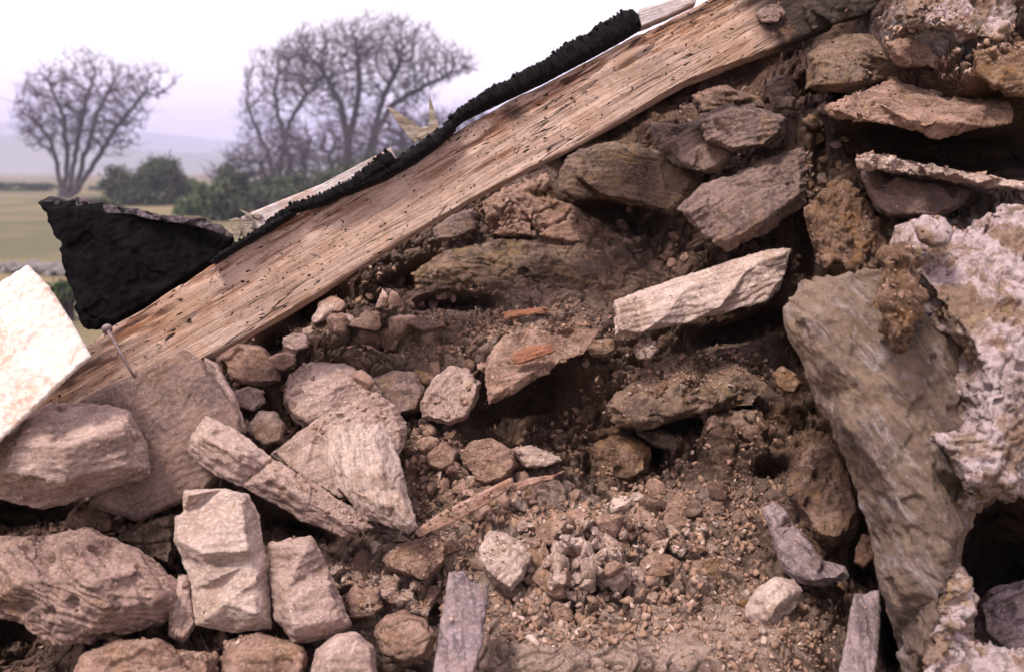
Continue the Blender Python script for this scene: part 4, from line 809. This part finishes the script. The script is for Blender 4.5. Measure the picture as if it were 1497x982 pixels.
# --- pale battens and splinters
b1, *_ = plank('batten', 'pine', [(352, 318), (470, 268), (572, 214)], [(372, 342), (480, 296), (580, 236)], 1.86, 1.92, 0.035, 25, 0.003, gouge=False, amp=0.4)
tag(b1, 'long pale sawn batten with a shattered end above the black strip', 'batten')
sp = []
def shard(pts, d, th):
    n = len(pts); a = [P(x, y, d) for x, y in pts]; cc = np.mean(a, 0); b = [p * 0.6 + cc * 0.4 + vF * th for p in a]
    return a + b, [tuple(range(n))[::-1], tuple(range(n, 2 * n))] + [(i, (i + 1) % n, n + (i + 1) % n, n + i) for i in range(n)]
for pts in [[(366, 336), (333, 322), (345, 318), (372, 325)], [(372, 342), (340, 338), (334, 330), (360, 328)], [(370, 322), (348, 305), (366, 312)], [(362, 345), (345, 346), (338, 340), (370, 336)], [(378, 320), (360, 312), (384, 314)], [(350, 348), (336, 326), (352, 336)]]:
    sp.append(shard(pts, 1.85 + random.uniform(-.01, .01), 0.014))
sp = join(sp); link('splintered_end', mesh_np('splintered_end', sp[0], sp[1], False), M['split'], b1)
b2, *_ = plank('batten', 'pine', [(934, 12), (965, 5), (1010, -14)], [(936, 40), (970, 26), (1020, 2)], 1.97, 1.99, 0.035, 15, 0.003, gouge=False, amp=0.4)
tag(b2, 'short grey batten end past the cut end of the thickest black strip', 'batten')
def shard_obj(name, label, pts, d, th, mat='split', sub=None):
    v, f = shard(pts, d, th); cc = np.mean(v, 0); me = mesh_np(name, np.array(v) - cc, f, False)
    o = link(name, me, M[mat], loc=cc); tag(o, label, 'splinter', 'wood splinters on the rafter'); return o
shard_obj('wood_splinter', 'long flat wood splinter slanting up over the black strip', [(561, 152), (585, 166), (608, 181), (622, 196), (607, 208), (596, 199), (577, 173)], 1.90, 0.012)
shard_obj('wood_splinter', 'thin upright wood splinter beside the slanting one', [(628, 140), (634, 158), (642, 188), (636, 193), (628, 192), (627, 165)], 1.89, 0.010)
S('wood_stub', 'short broken wood stub between the two splinters', 'splinter', [(606, 202), (613, 188), (626, 184), (634, 192), (630, 204), (618, 208)], 1.90, 0.025, 'split', 20, None, None, 0.8, 1.0, vox=0.0024)
# --- torn black felt sheet hanging behind the rafter
fs = S('felt_sheet', 'crumpled black roofing felt sheet with a dusty frayed top edge', 'roofing felt', [(56, 296), (90, 292), (150, 298), (200, 306), (250, 316), (300, 320), (345, 348), (335, 375), (300, 402), (230, 446), (165, 482), (122, 480), (108, 450), (96, 410), (84, 360), (74, 330)], 1.86, 0.05, 'felt', 20, None, (0.04, 0.02), 0.7, 0.2)
S('frayed_edge', None, None, [(56, 296), (70, 290), (110, 290), (150, 297), (195, 302), (250, 314), (300, 319), (330, 332), (344, 348), (320, 342), (280, 330), (240, 325), (200, 317), (150, 312), (110, 309), (75, 308)], 1.845, 0.03, 'feltdust', -8, None, None, 1.2, 0.3, parent=fs, vox=0.0025)
# --- lath and other scraps of wood in the rubble
l1, *_ = plank('old_lath', 'lath', [(604, 778), (640, 752), (690, 728), (748, 699)], [(612, 786), (650, 770), (700, 744), (752, 710)], 1.63, 1.73, 0.014, 30, 0.0026, gouge=False, amp=0.5)
tag(l1, 'long thin old lath lying across the rubble beside the striped block', 'lath')
S('bark_scrap', 'curled pale scrap at the upper end of the long lath', 'splinter', [(752, 706), (770, 698), (800, 694), (828, 686), (812, 700), (790, 704), (762, 714), (742, 724)], 1.75, 0.012, 'lath', 15, None, None, 0.8, 0.3, vox=0.0024)
S('wood_scrap', 'rusty brown wood scrap lying on the ledge stone', 'wood scrap', [(747, 516), (775, 506), (806, 500), (813, 514), (785, 524), (752, 534)], 1.84, 0.02, 'rust', 16, None, None, 0.8, 0.8, vox=0.0024)
S('wood_scrap', 'rusty brown wood scrap wedged under the wide layered stone', 'wood scrap', [(733, 457), (770, 450), (802, 448), (805, 457), (770, 462), (738, 468)], 2.02, 0.02, 'rust', 6, None, None, 0.8, 0.8, vox=0.0024)

# ------------------------------------------------------------ loose stones, clods and crumbs
def rock_mesh(seed, sub=3, sharp=True):
    r = np.random.default_rng(seed); bm = bmesh.new(); bmesh.ops.create_icosphere(bm, subdivisions=sub, radius=1)
    me = bpy.data.meshes.new('loose_stone'); bm.to_mesh(me); bm.free(); v = get_v(me)
    for _ in range(16 if sharp else 12):
        n_ = r.normal(size=3); n_ /= np.linalg.norm(n_); h = r.uniform(0.38, 0.72) if sharp else r.uniform(0.5, 0.85)
        d = v @ n_; m = d > h; v[m] -= np.outer(d[m] - h, n_)
    v *= r.uniform(0.75, 1.5, 3); ln = np.linalg.norm(v, axis=1)[:, None]
    v += v / ln * (0.12 * fbm(v * 2 + seed, 3, 0.6) + 0.04 * perlin(v * 9 + seed))[:, None]
    set_v(me, v * 0.015); me.polygons.foreach_set('use_smooth', np.ones(len(me.polygons), bool)); return me
bpy.context.view_layer.update()
DG = bpy.context.evaluated_depsgraph_get()
ho.hide_viewport = True; bpy.context.view_layer.update()
def cast(org, d):
    hit, loc, nor, i, ob, mm = SC.ray_cast(bpy.context.evaluated_depsgraph_get(), Vector(org), Vector(d))
    return (loc, nor, ob) if hit and loc.y < 4 else None
rocks = {}
for mk in ('clod', 'chip', 'pink', 'brown', 'ochre', 'grey'):
    rocks[mk] = []
    for k in range(5):
        me = rock_mesh(hash(mk) % 1 + k * 13 + len(mk) * 7 + ord(mk[0]), 3 if mk != 'clod' else 3, mk in ('chip', 'pink', 'grey')); me.materials.append(M[mk]); rocks[mk].append(me)
def put(px, py, r, mk, name, label, cat, group, sink=0.35):
    hit = cast(CAM, P(px, py, 1.0) - CAM)
    if not hit or (group and hit[2].name.split('.')[0] not in ('rubble_wall', 'shelf_rock', 'earth_lump', 'wall_stone') and not ('cobble' in label and hit[2].name.startswith(('loose_stone', 'clod')))): return
    loc, nor, ob = hit; d = (np.array(loc) - CAM) @ vF; rr = r * d / F
    me = random.choice(rocks[mk]); o = bpy.data.objects.new(name, me); COL.objects.link(o)
    n_ = Vector(nor); o.location = loc + n_ * rr * (0.6 - sink); o.rotation_euler = (random.uniform(0, 6.3), random.uniform(0, 6.3), random.uniform(0, 6.3))
    s = [rr / 0.015 * random.uniform(0.85, 1.3) for _ in range(3)]; o.scale = s; tag(o, label, cat, group); PEB.append(o)
PEB = []
special = [(793, 783, 11, 'chip', 'pale upright pebble above the crumbly cobbles'), (810, 793, 5, 'chip', 'tiny white pebble beside the pale upright pebble'), (875, 785, 15, 'grey', 'smooth lilac grey pebble set in the soil'),
           (864, 836, 20, 'chip', 'brightest cream cobble among the loose cobbles'), (797, 848, 17, 'clod', 'flat tan cobble in front of the brightest cream cobble'), (772, 872, 17, 'pink', 'diamond shaped pinkish cobble lowest among the loose cobbles'),
           (828, 830, 13, 'clod', 'small brown cobble leaning on the brightest cream cobble'), (845, 815, 10, 'chip', 'small pale stone on top of the leaning brown cobble'), (730, 875, 14, 'clod', 'tan cobble touching the lilac grey slate'),
           (618, 828, 15, 'clod', 'brown clod under the long rounded tan block'), (563, 868, 16, 'chip', 'pointed pale stone beside the gap under the tan block'), (592, 866, 11, 'chip', 'small round pale stone beside the pointed pale stone'),
           (625, 870, 13, 'chip', 'tall white stone against the lilac grey slate'), (978, 776, 13, 'chip', 'flat white pebble over a tiny hole in the soil'), (870, 752, 8, 'chip', 'small white pebble at the edge of the gravel slope'),
           (700, 828, 13, 'clod', 'clod leaning against the top of the lilac grey slate'), (975, 968, 9, 'grey', 'small grey pebble at the bottom edge'),
           (612, 662, 7, 'chip', 'tiny white pebble above the striped block'), (940, 440 + 60, 6, 'clod', 'little clod resting against the broad bright slate'), (627, 500, 12, 'chip', 'pale pebble stuck in the earth over the blue rock'),
           (530, 555, 12, 'clod', 'tan pebble pressed against the pale veined rock'), (886, 872, 9, 'chip', 'flat whitish pebble below the brightest cream cobble'), (905, 820, 13, 'clod', 'brown clod beside the brightest cream cobble'),
           (170, 930, 14, 'clod', 'loose pinkish clod on top of the low ochre stone'), (1190, 850 + 25, 8, 'ochre', 'ochre pebble beside the pale cream cobble'), (660, 905, 7, 'chip', 'speck-like pebble leaning on the face of the slate')]
for (x, y, r, mk, lb) in special: put(x, y, r, mk, 'loose_stone', lb, 'stone', None)
zones = [
    (840, 825, 85, 42, 20, (11, 19), ['chip', 'chip', 'pink'], 'pale broken cobble lying in the loose heap in front of the wall', 'pale cobbles in the loose heap'),
    (590, 870, 45, 30, 7, (10, 16), ['chip', 'pink', 'clod'], 'pale angular stone in the heap beside the lilac grey slate', 'angular stones beside the slate'),
    (930, 770, 110, 40, 12, (9, 14), ['clod', 'chip', 'clod'], 'middling tan clod on the soil slope below the brown shelf', 'tan clods on the slope'),
    (520, 480, 90, 35, 16, (9, 15), ['clod', 'brown', 'clod', 'pink'], 'middling clod in the shaded soil close under the rafter', 'middling clods under the rafter'),
    (640, 560, 60, 40, 8, (9, 14), ['clod', 'brown'], 'middling brown clod above the striped block', 'clods above the striped block'),  # centre, spread, count, size range, kinds, label, group
    (830, 820, 120, 60, 46, (6, 14), ['chip', 'clod', 'chip', 'pink'], 'small pale stone loose among the cobbles in front of the wall', 'small stones among the cobbles'),
    (700, 720, 80, 50, 28, (5, 11), ['clod', 'clod', 'chip', 'brown'], 'small brown clod in the gravel around the long lath', 'clods around the lath'),
    (960, 760, 90, 35, 26, (5, 11), ['clod', 'chip', 'brown'], 'small clod on the gravel slope below the ochre rock', 'clods on the gravel slope'),
    (570, 840, 70, 50, 26, (5, 12), ['clod', 'chip', 'pink'], 'small stone in the loose heap beside the squat angular block', 'small stones beside the squat block'),
    (600, 460, 100, 40, 26, (4, 8), ['clod', 'brown', 'grey'], 'small clod in the shaded gravel under the rafter', 'clods in the shaded gravel'),
    (380, 560, 40, 50, 12, (5, 10), ['clod', 'pink', 'grey'], 'rounded stone in the dark pocket beside the dark slate', 'stones in the dark pocket'),
    (1130, 900, 70, 40, 20, (3, 7), ['clod', 'ochre', 'chip'], 'small pebble on the soil around the pale cream cobble', 'pebbles around the cream cobble'),
    (240, 900, 110, 40, 22, (4, 9), ['clod', 'pink', 'brown'], 'small stone packed around the layered boulder and ledged block', 'small stones around the boulder'),
    (1200, 230, 40, 90, 18, (4, 9), ['brown', 'grey', 'ochre'], 'small dark stone in the shaded mortar joint beside the black hollow', 'stones in the shaded joint'),
    (980, 560, 90, 40, 20, (3, 6), ['clod', 'chip', 'ochre'], 'small pebble resting on the brown rock shelf', 'pebbles on the rock shelf'),
    (620, 640, 40, 25, 12, (5, 9), ['clod', 'brown', 'chip'], 'rounded clod in the gap behind the striped block', 'clods behind the striped block'),
    (960, 340, 60, 40, 10, (4, 8), ['clod', 'grey', 'brown'], 'small stone in the gap under the tilted grey stone', 'stones under the tilted stone')]
for (zx, zy, sx_, sy_, n_, (r0, r1), kinds, lb, gp) in zones:
    for k in range(int(n_ * 2.3)):
        put(zx + random.gauss(0, sx_ * 0.6), zy + random.gauss(0, sy_ * 0.6), r0 + (r1 * 1.5 - r0) * random.random() ** 1.7, random.choice(kinds), 'clod' if 'clod' in lb else 'loose_stone', lb, 'clod' if 'clod' in lb else 'stone', gp, 0.2)
# crumbs of mortar and soil: fall onto what faces up
bpy.context.view_layer.update(); dg = bpy.context.evaluated_depsgraph_get()
TPL = []
for k in range(18):
    bm = bmesh.new(); pts = RNG.normal(size=(int(RNG.integers(7, 12)), 3)); pts /= np.linalg.norm(pts, axis=1)[:, None]
    pts *= RNG.uniform(0.7, 1.15, (len(pts), 1))
    for p in pts: bm.verts.new(p)
    r_ = bmesh.ops.convex_hull(bm, input=bm.verts)
    bmesh.ops.delete(bm, geom=[v for v in bm.verts if not v.link_faces], context='VERTS')
    bm.verts.index_update(); bmesh.ops.triangulate(bm, faces=bm.faces)
    TPL.append((np.array([v.co[:] for v in bm.verts]), np.array([[v.index for v in f.verts] for f in bm.faces]))); bm.free()
noc = {'rafter', 'felt_strip', 'batten', 'wood_splinter', 'felt_sheet', 'wood_stub', 'corner_stone', 'plaster_mass'}
CV, CF, CT, CN = [], [], [], [0]
def add_crumb(loc, n_, r, tint):
    a, f = TPL[int(RNG.integers(len(TPL)))]; Q_, _ = np.linalg.qr(RNG.normal(size=(3, 3)))
    v = (a * RNG.uniform(0.35, 1.5, 3)) @ Q_ * r
    CF.append(f + CN[0]); CN[0] += len(a); CV.append(v + np.array(loc) + np.array(n_) * r * 0.25); CT.append(np.full(len(a), tint))
def crumb_zone(cx, cy, rx, ry, n_, r0, r1_, pp=0.4, fall=True, upmin=0.05):
    made = 0; n_ = int(n_ * 0.95)
    for _ in range(n_ * 3):
        if made >= n_: break
        a = RNG.uniform(0, 6.283); q = math.sqrt(RNG.random()); r1 = r1_; px = cx + rx * q * math.cos(a); py = cy + ry * q * math.sin(a)
        tgt = P(px, py, float(bank_d(px, py)))
        if fall: dr = np.array([RNG.normal() * 0.15, 0.75, -0.75]); dr /= np.linalg.norm(dr); org = tgt - dr * 1.0
        else: org = CAM; dr = tgt - CAM; dr /= np.linalg.norm(dr)
        hit, loc, nor, i, ob, mm = SC.ray_cast(dg, Vector(org), Vector(dr))
        if not hit or loc.y > 4 or ob.name.split('.')[0] in noc: continue
        if nor.z < upmin + RNG.normal() * 0.15: continue
        onst = ob is not None and ob.name.split('.')[0] != 'rubble_wall'
        if onst and RNG.random() < (0.985 if ob.name.startswith(('stone_slab', 'slate_slab', 'stone_block', 'boulder', 'cobble', 'bone')) else 0.6): continue
        if onst: r1 = min(r1, 0.0028)
        r = r0 * 0.55 + (r1 * 1.9 - r0 * 0.55) * RNG.random() ** 6
        add_crumb(loc, nor, r, min(1, max(0, RNG.normal() * 0.2 + 0.2 + pp * 0.75))); made += 1
for z in [(830, 840, 230, 110, 5200, .0016, .0060, .4), (640, 700, 150, 90, 2600, .0016, .0050, .25), (600, 470, 160, 60, 2600, .0018, .0050, .2), (790, 480, 110, 40, 1500, .0015, .0042, .3),
          (1010, 550, 120, 50, 2000, .0016, .0050, .3), (1000, 760, 150, 60, 1800, .0016, .005, .3), (540, 850, 120, 90, 2200, .0016, .005, .4), (300, 930, 260, 60, 1500, .0015, .0045, .4),
          (1130, 900, 120, 90, 1800, .0015, .0045, .3), (1150, 700, 90, 110, 1500, .0016, .005, .15), (900, 640, 140, 80, 1500, .0016, .005, .15), (1210, 300, 60, 150, 1200, .0016, .005, .1),
          (400, 560, 90, 90, 800, .0018, .005, .3), (800, 330, 150, 60, 700, .0016, .004, .15), (1380, 130, 130, 60, 1400, .0015, .0045, .5), (1380, 350, 120, 50, 900, .0015, .0045, .5), (1080, 170, 90, 60, 600, .0016, .005, .15),
          (1010, 950, 230, 40, 700, .0012, .003, .5)]:
    crumb_zone(*z)
me = mesh_np('gravel', np.concatenate(CV), np.concatenate(CF), False); vattr(me, 'tint', np.concatenate(CT))
m, n, b = mat_base('mortar_crumb'); g = G(n); vc = g.coords(rnd=False); at = g.attr('tint')
c = g.mix(g.ramp(at, 0.0, 0.55), (0.10, 0.055, 0.037), (0.29, 0.175, 0.12)); c = g.mix(g.ramp(at, 0.55, 1.0), c, (0.52, 0.385, 0.32))
c = g.mix(g.math('MULTIPLY', g.ramp(g.noise(vc, 150, 4, 0.7), 0.4, 0.65), 0.4), c, (0.12, 0.075, 0.05)); g.l(c, b.inputs['Base Color']); g.l(g.bump(g.noise(vc, 400, 3, 0.7), 0.5, 0.002), b.inputs['Normal'])
tag(link('gravel', me, m), 'fine brown and pale crumbs of mortar and soil scattered on the wall', 'gravel', kind='stuff')
# straws and rootlets
def straw(label, pts, r=0.0011, mat='split'):
    W = []
    for (x, y, off) in pts:
        hit = cast(CAM, P(x, y, 1.0) - CAM); d = ((np.array(hit[0]) - CAM) @ vF if hit else 1.7) - off; W.append(P(x, y, d))
    v, f = tube(W, r, 5); cc = np.mean(v, 0); o = link('dry_stalk', mesh_np('dry_stalk', np.array(v) - cc, f), M[mat], loc=cc); tag(o, label, 'stalk', 'dry stalks in the rubble')
straw('dry stalk leaning by the top of the squat angular block', [(522, 782, .01), (508, 802, .012), (494, 826, .006)])
straw('dry stalk lying beside the long rounded tan block', [(556, 796, .01), (542, 810, .012), (530, 824, .006)])
straw('thin white stalk in front of the wide flat brown stone', [(292, 924, .01), (304, 950, .012), (320, 985, .008)], 0.0012, 'pine')
straw('brown twig among the clods above the long lath', [(640, 742, .006), (655, 748, .01), (672, 752, .006)])
straw('fine root hanging beneath the broad bright slate', [(1084, 508, .02), (1100, 512, .03), (1118, 508, .02)], 0.001)
ho.hide_viewport = False
